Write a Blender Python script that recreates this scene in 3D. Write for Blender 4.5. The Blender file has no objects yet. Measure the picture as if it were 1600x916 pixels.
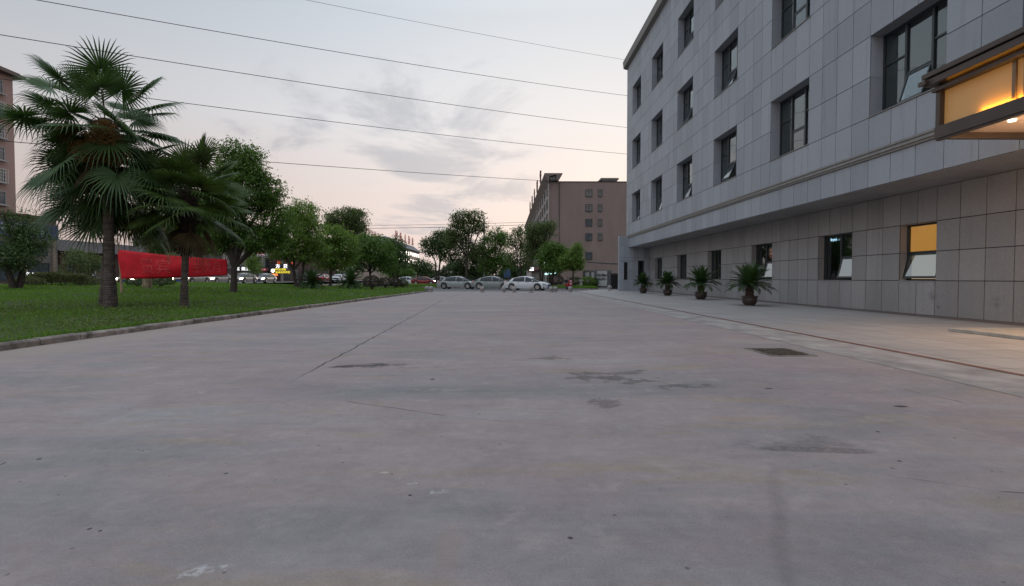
import bpy, math, random
import numpy as np
from mathutils import Vector, Matrix, Euler

SC = bpy.context.scene
COL = SC.collection
R = math.radians
rnd = random.Random(7)
rng = np.random.default_rng(7)

# ------------------------------------------------------------------ camera
HC = 1.15; FPX = 800.0
cam = bpy.data.cameras.new('camera'); cam.lens = 18.0; cam.sensor_width = 36.0
cam.clip_start = 0.05; cam.clip_end = 3000
cam_o = bpy.data.objects.new('camera', cam); COL.objects.link(cam_o)
cam_o.location = (0, 0, HC)
PITCH = math.atan(23.0/FPX); YAW = math.atan(11.0/FPX)
cam_o.rotation_euler = (R(90)-PITCH, 0, -YAW)
SC.camera = cam_o
MROT = Euler((R(90)-PITCH, 0, -YAW)).to_matrix()

def ray(px, py):
    return MROT @ Vector(((px-800)/FPX, -(py-458)/FPX, -1))
def gp(px, py, z=0.0):
    d = ray(px, py); t = (z-HC)/d.z
    return Vector((d.x*t, d.y*t, z))
def dp(px, py, D):
    d = ray(px, py); t = D/d.y
    return Vector((d.x*t, D, HC+d.z*t))

def yX(px, py, X):
    d = ray(px, py); return d.y*X/d.x

# ------------------------------------------------------------------ node helper
class NT:
    def __init__(s, tree): s.t = tree; s.L = tree.links
    def n(s, typ, **kw):
        nd = s.t.nodes.new(typ)
        for k, v in kw.items(): setattr(nd, k, v)
        return nd
    def put(s, sock, v):
        if isinstance(v, bpy.types.NodeSocket): s.L.new(v, sock)
        elif v is not None:
            try: sock.default_value = v
            except Exception:
                sock.default_value = (v[0], v[1], v[2], 1) if hasattr(v, '__len__') else (v, v, v)
    def m(s, op, a, b=None, c=None, clamp=False):
        nd = s.n('ShaderNodeMath', operation=op); nd.use_clamp = clamp
        s.put(nd.inputs[0], a)
        if b is not None: s.put(nd.inputs[1], b)
        if c is not None: s.put(nd.inputs[2], c)
        return nd.outputs[0]
    def vm(s, op, a, b=None, out=0):
        nd = s.n('ShaderNodeVectorMath', operation=op)
        s.put(nd.inputs[0], a)
        if b is not None: s.put(nd.inputs[3 if op == 'SCALE' else 1], b)
        return nd.outputs[out]
    def mix(s, f, a, b, blend='MIX'):
        nd = s.n('ShaderNodeMix', data_type='RGBA', blend_type=blend)
        nd.clamp_factor = True
        s.put(nd.inputs[0], f)
        for i, v in ((6, a), (7, b)):
            if isinstance(v, bpy.types.NodeSocket): s.L.new(v, nd.inputs[i])
            else: nd.inputs[i].default_value = (v[0], v[1], v[2], 1)
        return nd.outputs[2]
    def noise(s, vec, scale, detail=4, rough=.55, dist=0.0):
        nd = s.n('ShaderNodeTexNoise'); s.put(nd.inputs['Vector'], vec)
        nd.inputs['Scale'].default_value = scale; nd.inputs['Detail'].default_value = detail
        nd.inputs['Roughness'].default_value = rough; nd.inputs['Distortion'].default_value = dist
        return nd.outputs['Fac']
    def ss(s, x, a, b):
        nd = s.n('ShaderNodeMapRange', interpolation_type='SMOOTHSTEP')
        s.put(nd.inputs[0], x); nd.inputs[1].default_value = a; nd.inputs[2].default_value = b
        nd.inputs[3].default_value = 0; nd.inputs[4].default_value = 1
        return nd.outputs[0]
    def ramp(s, f, stops):
        nd = s.n('ShaderNodeValToRGB'); s.put(nd.inputs[0], f); e = nd.color_ramp.elements
        while len(e) < len(stops): e.new(.5)
        for el, (p, c) in zip(e, stops): el.position = p; el.color = (c[0], c[1], c[2], 1)
        return nd.outputs[0]
    def scalev(s, vec, sc):
        return s.vm('MULTIPLY', vec, sc)

# ------------------------------------------------------------------ world (dusk sky)
SUN_EL = R(7); gdir = ray(960, 240).normalized()
SUN_AZ = math.atan2(gdir.x, gdir.y)
W = bpy.data.worlds.new('World'); SC.world = W; W.use_nodes = True
t = NT(W.node_tree); W.node_tree.nodes.clear()
tc = t.n('ShaderNodeTexCoord').outputs['Generated']
sep = t.n('ShaderNodeSeparateXYZ'); t.put(sep.inputs[0], tc)
z = t.m('MAXIMUM', sep.outputs[2], 0.0)
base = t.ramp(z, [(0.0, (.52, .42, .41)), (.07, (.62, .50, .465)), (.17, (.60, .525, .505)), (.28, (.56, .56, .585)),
                  (.45, (.43, .485, .545)), (.62, (.64, .73, .84)), (1.0, (.88, .98, 1.12))])  # upper stops, out of view, raised to light the scene
gl = t.vm('DOT_PRODUCT', tc, (gdir.x, gdir.y, gdir.z), out=1)
glc = t.m('MAXIMUM', gl, 0.0)
lobe = t.m('POWER', glc, 3.2)
lobe2 = t.m('POWER', glc, 9.0)
bright = t.m('MULTIPLY_ADD', lobe, .52, .80)
# unseen sky overhead and behind the camera is brightened to light the street
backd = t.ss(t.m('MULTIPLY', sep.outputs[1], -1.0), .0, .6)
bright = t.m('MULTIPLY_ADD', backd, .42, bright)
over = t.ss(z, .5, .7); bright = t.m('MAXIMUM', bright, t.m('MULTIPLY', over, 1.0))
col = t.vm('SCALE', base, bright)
col = t.mix(t.m('MULTIPLY', lobe2, .42), col, (.80, .74, .69))
# thin drifting clouds
zz = t.m('ADD', z, .16)
cx = t.m('DIVIDE', sep.outputs[0], zz); cy = t.m('DIVIDE', sep.outputs[1], zz)
cb = t.n('ShaderNodeCombineXYZ'); t.put(cb.inputs[0], cx); t.put(cb.inputs[1], cy)
cl = t.noise(cb.outputs[0], 1.55, 8, .62, .5)
cl2 = t.noise(cb.outputs[0], .55, 6, .55, .3)
def region(px, py, tight):
    d = ray(px, py).normalized()
    return t.m('POWER', t.m('MAXIMUM', t.vm('DOT_PRODUCT', tc, (d.x, d.y, d.z), out=1), 0.0), tight)
reg = t.m('MAXIMUM', t.m('MAXIMUM', region(675, 215, 60.0), t.m('MULTIPLY', region(730, 300, 55.0), .95)), t.m('MULTIPLY', region(480, 175, 320.0), .8))
reg = t.m('ADD', t.m('MULTIPLY', reg, .24), -.045)
cm = t.ss(t.m('ADD', cl, reg), .57, .76)
cm = t.m('MULTIPLY', cm, .62)
cldcol = t.vm('SCALE', (.40, .42, .47), t.m('MULTIPLY_ADD', lobe, .45, .60))
col = t.mix(cm, col, cldcol)
hz = t.m('MULTIPLY', t.ss(cl2, .48, .72), .22)
col = t.mix(hz, col, t.vm('SCALE', (.62, .56, .55), t.m('MULTIPLY_ADD', lobe, .5, .62)))
sky = t.n('ShaderNodeTexSky', sky_type='NISHITA'); sky.sun_disc = False
sky.sun_elevation = SUN_EL; sky.sun_rotation = SUN_AZ; sky.air_density = 1.5; sky.dust_density = 3
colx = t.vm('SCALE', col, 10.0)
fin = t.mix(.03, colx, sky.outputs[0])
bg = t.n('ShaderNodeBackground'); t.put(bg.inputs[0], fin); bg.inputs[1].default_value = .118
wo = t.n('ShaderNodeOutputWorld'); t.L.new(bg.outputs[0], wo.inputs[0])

sl = bpy.data.lights.new('sun', 'SUN'); sl.energy = .5; sl.angle = R(14); sl.color = (1, .86, .76)
so = bpy.data.objects.new('sun', sl); COL.objects.link(so)
sd = Vector((math.sin(SUN_AZ)*math.cos(SUN_EL), math.cos(SUN_AZ)*math.cos(SUN_EL), math.sin(SUN_EL)))
so.rotation_euler = (-sd).to_track_quat('-Z', 'Y').to_euler(); so.location = (20, 80, 40)

vs = SC.view_settings; vs.view_transform = 'Standard'; vs.look = 'None'; vs.exposure = 0; vs.gamma = 1
vs.use_curve_mapping = False
SC.cycles.max_bounces = 6; SC.cycles.transparent_max_bounces = 10; SC.cycles.caustics_reflective = False
SC.cycles.caustics_refractive = False

# ------------------------------------------------------------------ materials
MATS = {}
def mat(name, col=(.5, .5, .5), rough=.7, metal=0.0, var=.12, scale=3.0, bump=0.0, bscale=40, emit=None, es=1.0,
        island=0.0, spec=.5, col2=None, streak=False):
    if name in MATS: return MATS[name]
    m = bpy.data.materials.new(name); m.use_nodes = True; MATS[name] = m
    t = NT(m.node_tree); p = m.node_tree.nodes['Principled BSDF']
    pos = t.n('ShaderNodeNewGeometry').outputs['Position']
    p.inputs['Roughness'].default_value = rough; p.inputs['Metallic'].default_value = metal
    p.inputs['Specular IOR Level'].default_value = spec
    v = t.scalev(pos, (1, 1, .25)) if streak else pos
    nz = t.noise(v, scale, 5, .6)
    f = t.m('MULTIPLY_ADD', t.m('SUBTRACT', nz, .5), 2*var/.35, 1.0)
    if island:
        g = t.n('ShaderNodeNewGeometry')
        f = t.m('MULTIPLY', f, t.m('MULTIPLY_ADD', g.outputs['Random Per Island'], 2*island, 1-island))
    c = (col[0], col[1], col[2])
    if col2: c = t.mix(t.ss(nz, .4, .62), col, col2)
    cc = t.vm('SCALE', c, f)
    t.put(p.inputs['Base Color'], cc)
    if bump:
        b = t.n('ShaderNodeBump'); b.inputs['Strength'].default_value = bump; b.inputs['Distance'].default_value = .01
        t.put(b.inputs['Height'], t.noise(pos, bscale, 4, .6)); t.L.new(b.outputs[0], p.inputs['Normal'])
    if emit:
        p.inputs['Emission Color'].default_value = (emit[0], emit[1], emit[2], 1)
        p.inputs['Emission Strength'].default_value = es
    return m

def leafmat(name, dark, light, trans=.25, rough=.55, patch=None):
    if name in MATS: return MATS[name]
    m = bpy.data.materials.new(name); m.use_nodes = True; MATS[name] = m
    t = NT(m.node_tree); p = m.node_tree.nodes['Principled BSDF']; out = m.node_tree.nodes['Material Output']
    g = t.n('ShaderNodeNewGeometry')
    pos = g.outputs['Position']
    f = t.m('MULTIPLY_ADD', t.noise(pos, .9 if patch is None else patch, 3, .6), 1.3, -.15)
    f = t.m('MULTIPLY_ADD', g.outputs['Random Per Island'], .55, t.m('MULTIPLY_ADD', f, .6, -.1), clamp=True)
    c = t.mix(f, dark, light)
    t.put(p.inputs['Base Color'], c); p.inputs['Roughness'].default_value = rough
    p.inputs['Specular IOR Level'].default_value = .35
    tr = t.n('ShaderNodeBsdfTranslucent'); t.put(tr.inputs[0], t.vm('MULTIPLY', c, (1.25, 1.35, .7)))
    mx = t.n('ShaderNodeMixShader'); mx.inputs[0].default_value = trans
    t.L.new(p.outputs[0], mx.inputs[1]); t.L.new(tr.outputs[0], mx.inputs[2]); t.L.new(mx.outputs[0], out.inputs[0])
    return m

def glassmat(name, tint=(.35, .4, .4), boost=.10):
    m = bpy.data.materials.new(name); m.use_nodes = True; MATS[name] = m
    t = NT(m.node_tree); m.node_tree.nodes.remove(m.node_tree.nodes['Principled BSDF']); out = m.node_tree.nodes['Material Output']
    tr = t.n('ShaderNodeBsdfTransparent'); tr.inputs[0].default_value = (*tint, 1)
    gl = t.n('ShaderNodeBsdfGlossy'); gl.inputs['Roughness'].default_value = .02
    gl.inputs[0].default_value = (.85, .92, .95, 1)
    nz = t.noise(t.n('ShaderNodeNewGeometry').outputs['Position'], 1.3, 2, .5)
    b = t.n('ShaderNodeBump'); b.inputs['Strength'].default_value = .05; b.inputs['Distance'].default_value = .05
    t.put(b.inputs['Height'], nz); t.L.new(b.outputs[0], gl.inputs['Normal'])
    gg = t.n('ShaderNodeNewGeometry'); dd = t.m('ABSOLUTE', t.vm('DOT_PRODUCT', gg.outputs['Incoming'], gg.outputs['True Normal'], out=1))
    f = t.m('ADD', t.m('MULTIPLY', t.m('POWER', t.m('SUBTRACT', 1.0, dd), 5.0), .9), boost, clamp=True)
    mx = t.n('ShaderNodeMixShader'); t.put(mx.inputs[0], f)
    t.L.new(tr.outputs[0], mx.inputs[1]); t.L.new(gl.outputs[0], mx.inputs[2]); t.L.new(mx.outputs[0], out.inputs[0])
    return m

# ------------------------------------------------------------------ objects
WL = {}
def wloc(p): return WL.get(p.name, Vector((0, 0, 0))) if p else Vector((0, 0, 0))
def tag(o, label=None, cat=None, group=None, kind=None):
    if label: o['label'] = label
    if cat: o['category'] = cat
    if group: o['group'] = group
    if kind: o['kind'] = kind
    return o
def thing(name, label, cat, loc=(0, 0, 0), group=None, rz=0):
    o = bpy.data.objects.new(name, None); COL.objects.link(o); o.location = loc; o.rotation_euler = (0, 0, rz)
    o.empty_display_size = .2
    WL[o.name] = Vector(loc)
    return tag(o, label, cat, group)
def link_mesh(name, me, m, parent=None, local=False, smooth=False, loc=None):
    o = bpy.data.objects.new(name, me); COL.objects.link(o)
    for mm in (m if isinstance(m, (list, tuple)) else [m]):
        if mm: me.materials.append(mm)
    if smooth: me.polygons.foreach_set('use_smooth', [True]*len(me.polygons))
    if parent: o.parent = parent
    if not local and parent is not None:
        off = wloc(parent)
        if off.length > 0: me.transform(Matrix.Translation(-off))
    WL[o.name] = wloc(parent)
    if loc is not None: o.location = loc
    return o
def children(o): return [c for c in bpy.data.objects if c.parent == o]
def copy_tree(o, parent=None, kids=None):
    c = o.copy(); COL.objects.link(c); c.parent = parent
    for ch in list(o.children): copy_tree(ch, c)
    return c

class MB:
    def __init__(s): s.v = []; s.f = []; s.mi = []; s.cm = 0
    def box(s, x0, x1, y0, y1, z0, z1):
        b = len(s.v)
        s.v += [(x0, y0, z0), (x1, y0, z0), (x1, y1, z0), (x0, y1, z0), (x0, y0, z1), (x1, y0, z1), (x1, y1, z1), (x0, y1, z1)]
        s.add([(0, 3, 2, 1), (4, 5, 6, 7), (0, 1, 5, 4), (1, 2, 6, 5), (2, 3, 7, 6), (3, 0, 4, 7)], b)
        return s
    def add(s, fs, b):
        for f in fs: s.f.append(tuple(i+b for i in f)); s.mi.append(s.cm)
    def poly(s, pts):
        b = len(s.v); s.v += [tuple(p) for p in pts]; s.add([tuple(range(len(pts)))], b); return s
    def prism(s, pts, vec):
        b = len(s.v); n = len(pts); vec = Vector(vec)
        s.v += [tuple(p) for p in pts] + [tuple(Vector(p)+vec) for p in pts]
        s.add([tuple(range(n))[::-1], tuple(range(n, 2*n))] + [(i, (i+1) % n, n+(i+1) % n, n+i) for i in range(n)], b)
        return s
    def tube(s, pts, rad, n=8, cap=True):
        pts = [Vector(p) for p in pts]
        if not hasattr(rad, '__len__'): rad = [rad]*len(pts)
        b = len(s.v); up = None
        for i, p in enumerate(pts):
            d = (pts[min(i+1, len(pts)-1)]-pts[max(i-1, 0)]).normalized()
            if up is None:
                up = Vector((1, 0, 0)) if abs(d.x) < .8 else Vector((0, 1, 0))
            a = (up - d*up.dot(d)).normalized(); up = a; c = d.cross(a)
            for k in range(n):
                an = 2*math.pi*k/n
                s.v.append(tuple(p+(a*math.cos(an)+c*math.sin(an))*rad[i]))
        for i in range(len(pts)-1):
            for k in range(n):
                s.add([(i*n+k, i*n+(k+1) % n, (i+1)*n+(k+1) % n, (i+1)*n+k)], b)
        if cap:
            s.add([tuple(range(n))[::-1], tuple(range((len(pts)-1)*n, len(pts)*n))], b)
        return s
    def lathe(s, prof, c, n=20, axis='Z'):
        b = len(s.v)
        for (r, h) in prof:
            for k in range(n):
                a = 2*math.pi*k/n
                if axis == 'Z': s.v.append((c[0]+r*math.cos(a), c[1]+r*math.sin(a), c[2]+h))
                elif axis == 'Y': s.v.append((c[0]+r*math.cos(a), c[1]+h, c[2]+r*math.sin(a)))
                else: s.v.append((c[0]+h, c[1]+r*math.cos(a), c[2]+r*math.sin(a)))
        for i in range(len(prof)-1):
            for k in range(n):
                s.add([(i*n+k, i*n+(k+1) % n, (i+1)*n+(k+1) % n, (i+1)*n+k)], b)
        s.add([tuple(range(n))[::-1], tuple(range((len(prof)-1)*n, len(prof)*n))], b)
        return s
    def mesh(s, name):
        me = bpy.data.meshes.new(name); me.from_pydata(s.v, [], s.f)
        if any(s.mi): me.polygons.foreach_set('material_index', s.mi)
        me.update(); return me
    def build(s, name, m, parent=None, local=False, smooth=False, bevel=0, loc=None):
        o = link_mesh(name, s.mesh(name), m, parent, local, smooth, loc)
        if bevel:
            bv = o.modifiers.new('bevel', 'BEVEL'); bv.width = bevel; bv.segments = 2; bv.limit_method = 'ANGLE'
        return o

def np_mesh(name, V, quads=None, tris=None):
    me = bpy.data.meshes.new(name)
    loops = []; starts = []; n = 0
    fs = []
    if quads is not None and len(quads):
        fs.append((quads, 4))
    if tris is not None and len(tris):
        fs.append((tris, 3))
    nl = sum(q.size for q, _ in fs); nf = sum(len(q) for q, _ in fs)
    me.vertices.add(len(V)); me.vertices.foreach_set('co', np.asarray(V, dtype=np.float32).ravel())
    me.loops.add(nl); me.polygons.add(nf)
    li = np.concatenate([q.ravel() for q, _ in fs]).astype(np.int32)
    tot = np.concatenate([np.full(len(q), k, dtype=np.int32) for q, k in fs])
    st = np.concatenate([[0], np.cumsum(tot)[:-1]]).astype(np.int32)
    me.loops.foreach_set('vertex_index', li)
    me.polygons.foreach_set('loop_start', st)
    me.update(calc_edges=True); me.validate()
    return me
def norm(a): return a/np.maximum(np.linalg.norm(a, axis=1, keepdims=True), 1e-9)
def leaf_verts(C, U, V, L, Wd, bend=0.0):
    """diamond leaves, 4 verts each"""
    L = np.broadcast_to(np.asarray(L, float).reshape(-1, 1), (len(C), 1)); Wd = np.broadcast_to(np.asarray(Wd, float).reshape(-1, 1), (len(C), 1))
    tip = C+U*L; tip[:, 2:3] -= bend*L
    mid = C+U*L*.5
    P = np.stack([C, mid+V*Wd*.5, tip, mid-V*Wd*.5], axis=1).reshape(-1, 3)
    q = (np.arange(len(C))*4)[:, None]+np.array([0, 1, 2, 3])[None]
    return P, q

def text_mesh(txt, size, depth=.0, spacing=1.0):
    cu = bpy.data.curves.new('lettering', 'FONT'); cu.body = txt; cu.size = size; cu.extrude = depth
    cu.align_x = 'CENTER'; cu.align_y = 'CENTER'; cu.space_character = spacing; cu.resolution_u = 2
    o = bpy.data.objects.new('lettering', cu); COL.objects.link(o)
    bpy.context.view_layer.update()
    me = bpy.data.meshes.new_from_object(o.evaluated_get(bpy.context.evaluated_depsgraph_get()))
    bpy.data.objects.remove(o); bpy.data.curves.remove(cu)
    return me
def text_at(txt, size, loc, xdir, parent, m, depth=.02, spacing=1.0, name='lettering', updir=(0, 0, 1)):
    me = text_mesh(txt, size, depth, spacing)
    x = Vector(xdir).normalized(); u = Vector(updir); zc = x.cross(u)
    M = Matrix(((x.x, u.x, zc.x, loc[0]), (x.y, u.y, zc.y, loc[1]), (x.z, u.z, zc.z, loc[2]), (0, 0, 0, 1)))
    me.transform(M)
    return link_mesh(name, me, m, parent)

# ================================================================== GROUND
def seg_mask(t, P, a, b, w, soft):
    """1 on a line segment a-b of half width w in the XY plane"""
    a = Vector((a[0], a[1], 0)); b = Vector((b[0], b[1], 0)); d = (b-a); L = d.length; d.normalize()
    nrm = Vector((-d.y, d.x, 0))
    rel = t.vm('SUBTRACT', P, tuple(a))
    s = t.vm('DOT_PRODUCT', rel, tuple(d), out=1); n = t.m('ABSOLUTE', t.vm('DOT_PRODUCT', rel, tuple(nrm), out=1))
    e = t.m('ABSOLUTE', t.m('SUBTRACT', s, L/2))
    m1 = t.m('SUBTRACT', 1.0, t.ss(n, w, w+soft)); m2 = t.m('SUBTRACT', 1.0, t.ss(e, L/2*.85, L/2))
    return t.m('MULTIPLY', m1, m2)
def ell_mask(t, P, c, rx, ry, ang=0.0, inner=.2):
    rel = t.vm('SUBTRACT', P, (c[0], c[1], 0))
    ca, sa = math.cos(ang), math.sin(ang)
    u = t.m('MULTIPLY', t.vm('DOT_PRODUCT', rel, (ca, sa, 0), out=1), 1/rx)
    v = t.m('MULTIPLY', t.vm('DOT_PRODUCT', rel, (-sa, ca, 0), out=1), 1/ry)
    d = t.m('SQRT', t.m('ADD', t.m('MULTIPLY', u, u), t.m('MULTIPLY', v, v)))
    return t.m('SUBTRACT', 1.0, t.ss(d, inner, 1.0))

def road_material():
    m = bpy.data.materials.new('worn_concrete'); m.use_nodes = True
    t = NT(m.node_tree); p = m.node_tree.nodes['Principled BSDF']
    pos = t.n('ShaderNodeNewGeometry').outputs['Position']
    flat = t.vm('MULTIPLY', pos, (1, 1, 0))
    wr = t.n('ShaderNodeTexNoise'); t.put(wr.inputs['Vector'], flat); wr.inputs['Scale'].default_value = 2.2; wr.inputs['Detail'].default_value = 6
    warp = t.vm('SCALE', t.vm('SUBTRACT', wr.outputs['Color'], (.5, .5, .5)), .10)
    P = t.vm('MULTIPLY', t.vm('ADD', flat, warp), (1, 1, 0))
    # broad patches and sweeping streaks
    rot = t.n('ShaderNodeMapping'); t.put(rot.inputs[0], flat); rot.inputs['Rotation'].default_value = (0, 0, R(-32)); rot.inputs['Scale'].default_value = (.22, .8, 1)
    a = t.noise(rot.outputs[0], 1.0, 7, .6, .6)
    b = t.noise(flat, .45, 6, .62, .3)
    c1 = t.ramp(a, [(.30, (.195, .195, .205)), (.45, (.25, .235, .245)), (.55, (.285, .25, .25)), (.68, (.29, .285, .295))])
    pink = t.ss(b, .42, .66)
    c1 = t.mix(t.m('MULTIPLY', pink, .65), c1, (.262, .215, .23))
    c3 = t.noise(rot.outputs[0], 2.3, 6, .65, .2)
    c1 = t.mix(t.m('MULTIPLY', t.ss(c3, .54, .66), .55), c1, (.285, .235, .18))
    e = t.noise(t.scalev(flat, (.6, 2.2, 1)), 3.0, 8, .7)
    c1 = t.vm('SCALE', c1, t.m('MULTIPLY_ADD', e, .36, .82))
    fine = t.noise(pos, 95, 5, .8)
    c1 = t.vm('SCALE', c1, t.m('MULTIPLY_ADD', fine, 1.0, .50))
    blot = t.noise(flat, 1.7, 9, .72, .4); blot2 = t.noise(t.vm('ADD', flat, (13, 7, 0)), 3.4, 8, .7, .2)
    c1 = t.vm('SCALE', c1, t.m('MULTIPLY_ADD', blot, .55, .725))
    c1 = t.mix(t.m('MULTIPLY', t.ss(blot2, .52, .70), .4), c1, (.37, .335, .33))
    c1 = t.mix(t.m('MULTIPLY', t.ss(t.noise(rot.outputs[0], 4.5, 8, .72, .3), .56, .68), .35), c1, (.20, .19, .20))
    mid = t.noise(pos, 14, 5, .7)
    c1 = t.vm('SCALE', c1, t.m('MULTIPLY_ADD', mid, .40, .80))
    # tan dust along the left kerb
    sx = t.n('ShaderNodeSeparateXYZ'); t.put(sx.inputs[0], P)
    kerb = t.ss(t.m('ADD', sx.outputs[0], t.m('MULTIPLY', t.noise(flat, .7, 4), -1.6)), -5.9, -8.0)
    nk = t.m('SUBTRACT', 1.0, t.ss(t.m('ADD', sx.outputs[0], t.m('MULTIPLY', b, 1.6)), -6.6, -5.4))
    c1 = t.mix(t.m('MULTIPLY', nk, .6), c1, (.33, .28, .245))
    dark = []
    # saw joint, cross crack and small cracks
    def g(x, y): q = gp(x, y); return (q.x, q.y)
    br = t.ss(t.noise(flat, 2.5, 5, .7), .36, .5)
    for (pa, pb, w, k, brk) in (((438, 606), (692, 469), .010, .85, 0), ((692, 469), (752, 446), .02, .28, 0),
                           ((535, 626), (702, 651), .004, .7, 1), ((702, 651), (900, 668), .003, .3, 1),
                           ((1400, 605), (1503, 629), .006, .75, 1), ((1325, 596), (1400, 605), .004, .35, 1),
                           ((1560, 768), (1620, 772), .004, .7, 1), ((1380, 742), (1560, 768), .003, .4, 1),
                           ((0, 728), (10, 722), .003, .8, 0), ((425, 549), (480, 550), .006, .5, 0), ((355, 600), (378, 596), .004, .5, 0),
                           ((1017, 548), (1050, 548), .006, .5, 0), ((930, 560), (950, 561), .006, .4, 0)):
        s = seg_mask(t, P, g(*pa), g(*pb), w, w*.8+.002)
        s = t.m('MULTIPLY', s, k)
        if brk: s = t.m('MULTIPLY', s, br)
        dark.append(s)
    # black soot patch, grey scuffs
    st = t.noise(t.scalev(flat, (1, 1.6, 1)), 5.0, 9, .78); stf = t.noise(flat, 22, 8, .8)
    st2 = t.noise(t.scalev(flat, (1, 1.2, 1)), 2.6, 8, .68)
    for (c, rx, ry, ang, lo, hi, k, nn) in ((g(585, 571), .62, .26, .15, .30, .56, 1.15, st), (g(540, 573), .30, .14, .2, .3, .46, 1.1, st), (g(660, 575), 1.5, .6, 0, .50, .66, .5, st),
                                (g(945, 590), .95, .55, -.2, .44, .50, 0.67, st2), (g(990, 582), .55, .3, 0, .42, .5, 0.6, st2), (g(865, 560), .8, .45, 0, .46, .52, 0.6, st2),
                                (g(1065, 603), .6, .4, .0, .43, .5, 0.6, st2), (g(930, 630), 1.1, .4, 0, .52, .58, 0.53, st2),
                                (g(1275, 703), .50, .09, -.10, .20, .34, 0.53, st2), (g(1250, 690), 1.0, .35, -.1, .38, .62, 0.44, st2)):
        e0 = ell_mask(t, P, c, rx, ry, ang, .1)
        msk = t.ss(t.m('ADD', nn, t.m('MULTIPLY_ADD', e0, .20, -.12)), lo+.07, hi+.075)
        msk = t.m('MULTIPLY', t.m('MULTIPLY', msk, t.m('MULTIPLY', t.ss(e0, 0.0, .4), t.m('MULTIPLY_ADD', t.ss(stf, .38, .58), .6, .4))), k)
        dark.append(msk)
    # tyre streak lower right
    s = seg_mask(t, P, g(1208, 722), g(1232, 960), .006, .05); dark.append(t.m('MULTIPLY', s, t.m('MULTIPLY_ADD', st2, .34, -.02)))
    for (px, py, rx, ry) in ((1409, 635.5, .05, .022), (1200, 607, .035, .02), (676, 593, .022, .03), (641, 775, .008, .008), (611, 741, .006, .006), (138, 828, .007, .01), (151, 833, .006, .008), (62, 718, .012, .015), (1375, 675, .012, .012), (1410, 721, .012, .012)):
        dark.append(t.m('MULTIPLY', ell_mask(t, P, g(px, py), rx*1.5, ry*1.5, 0, .5), .95))
    # small specks and pits
    for sc, th, kk in ((2.6, .045, .8), (5.5, .07, .7), (11.0, .12, .5)):
        vo = t.n('ShaderNodeTexVoronoi'); t.put(vo.inputs['Vector'], t.vm('ADD', flat, warp)); vo.inputs['Scale'].default_value = sc
        vs_ = t.n('ShaderNodeSeparateColor'); t.put(vs_.inputs[0], vo.outputs['Color'])
        on = t.m('LESS_THAN', vo.outputs['Distance'], t.m('MULTIPLY', vs_.outputs[0], th))
        on = t.m('MULTIPLY', on, t.m('GREATER_THAN', vs_.outputs[1], .70))
        dark.append(t.m('MULTIPLY', on, kk))
    tot = dark[0]
    for d in dark[1:]: tot = t.m('MAXIMUM', tot, d)
    c1 = t.mix(tot, c1, (.03, .028, .03))
    c1 = t.vm('MULTIPLY', c1, (1.05, 1.0, .965))
    # chalky marks
    wt = []
    for (c, rx, ry) in ((g(597, 739), .035, .03), (g(626, 748), .03, .025), (g(642, 757), .05, .018), (g(688, 768), .09, .03), (g(703, 755), .03, .015), (g(120, 604), .10, .05), (g(314, 613), .08, .05), (g(315, 890), .12, .05), (g(236, 575), .12, .08)):
        e0 = ell_mask(t, P, c, rx*1.6, ry*1.6, .2, .1)
        wt.append(t.ss(t.m('ADD', stf, t.m('MULTIPLY_ADD', e0, .16, -.12)), .50, .60))
        wt[-1] = t.m('MULTIPLY', wt[-1], t.ss(e0, 0, .3))
    tw = wt[0]
    for d in wt[1:]: tw = t.m('MAXIMUM', tw, d)
    c1 = t.mix(t.m('MULTIPLY', tw, .5), c1, (.62, .61, .62))
    # ochre marks
    for (c, rx, ry, k) in ((g(600, 485), 1.0, .8, .35), (g(1180, 655), .5, .15, .25), (g(700, 860), .10, .3, .2)):
        c1 = t.mix(t.m('MULTIPLY', t.m('MULTIPLY', ell_mask(t, P, c, rx, ry), st), 2*k), c1, (.36, .26, .17))
    t.put(p.inputs['Base Color'], c1)
    p.inputs['Roughness'].default_value = .82; p.inputs['Specular IOR Level'].default_value = .32
    h = t.m('ADD', t.m('MULTIPLY', fine, .5), t.m('ADD', t.m('MULTIPLY', mid, .6), t.m('MULTIPLY', tot, -1.0)))
    bp = t.n('ShaderNodeBump'); bp.inputs['Strength'].default_value = .45; bp.inputs['Distance'].default_value = .006
    t.put(bp.inputs['Height'], h); t.L.new(bp.outputs[0], p.inputs['Normal'])
    return m

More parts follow.
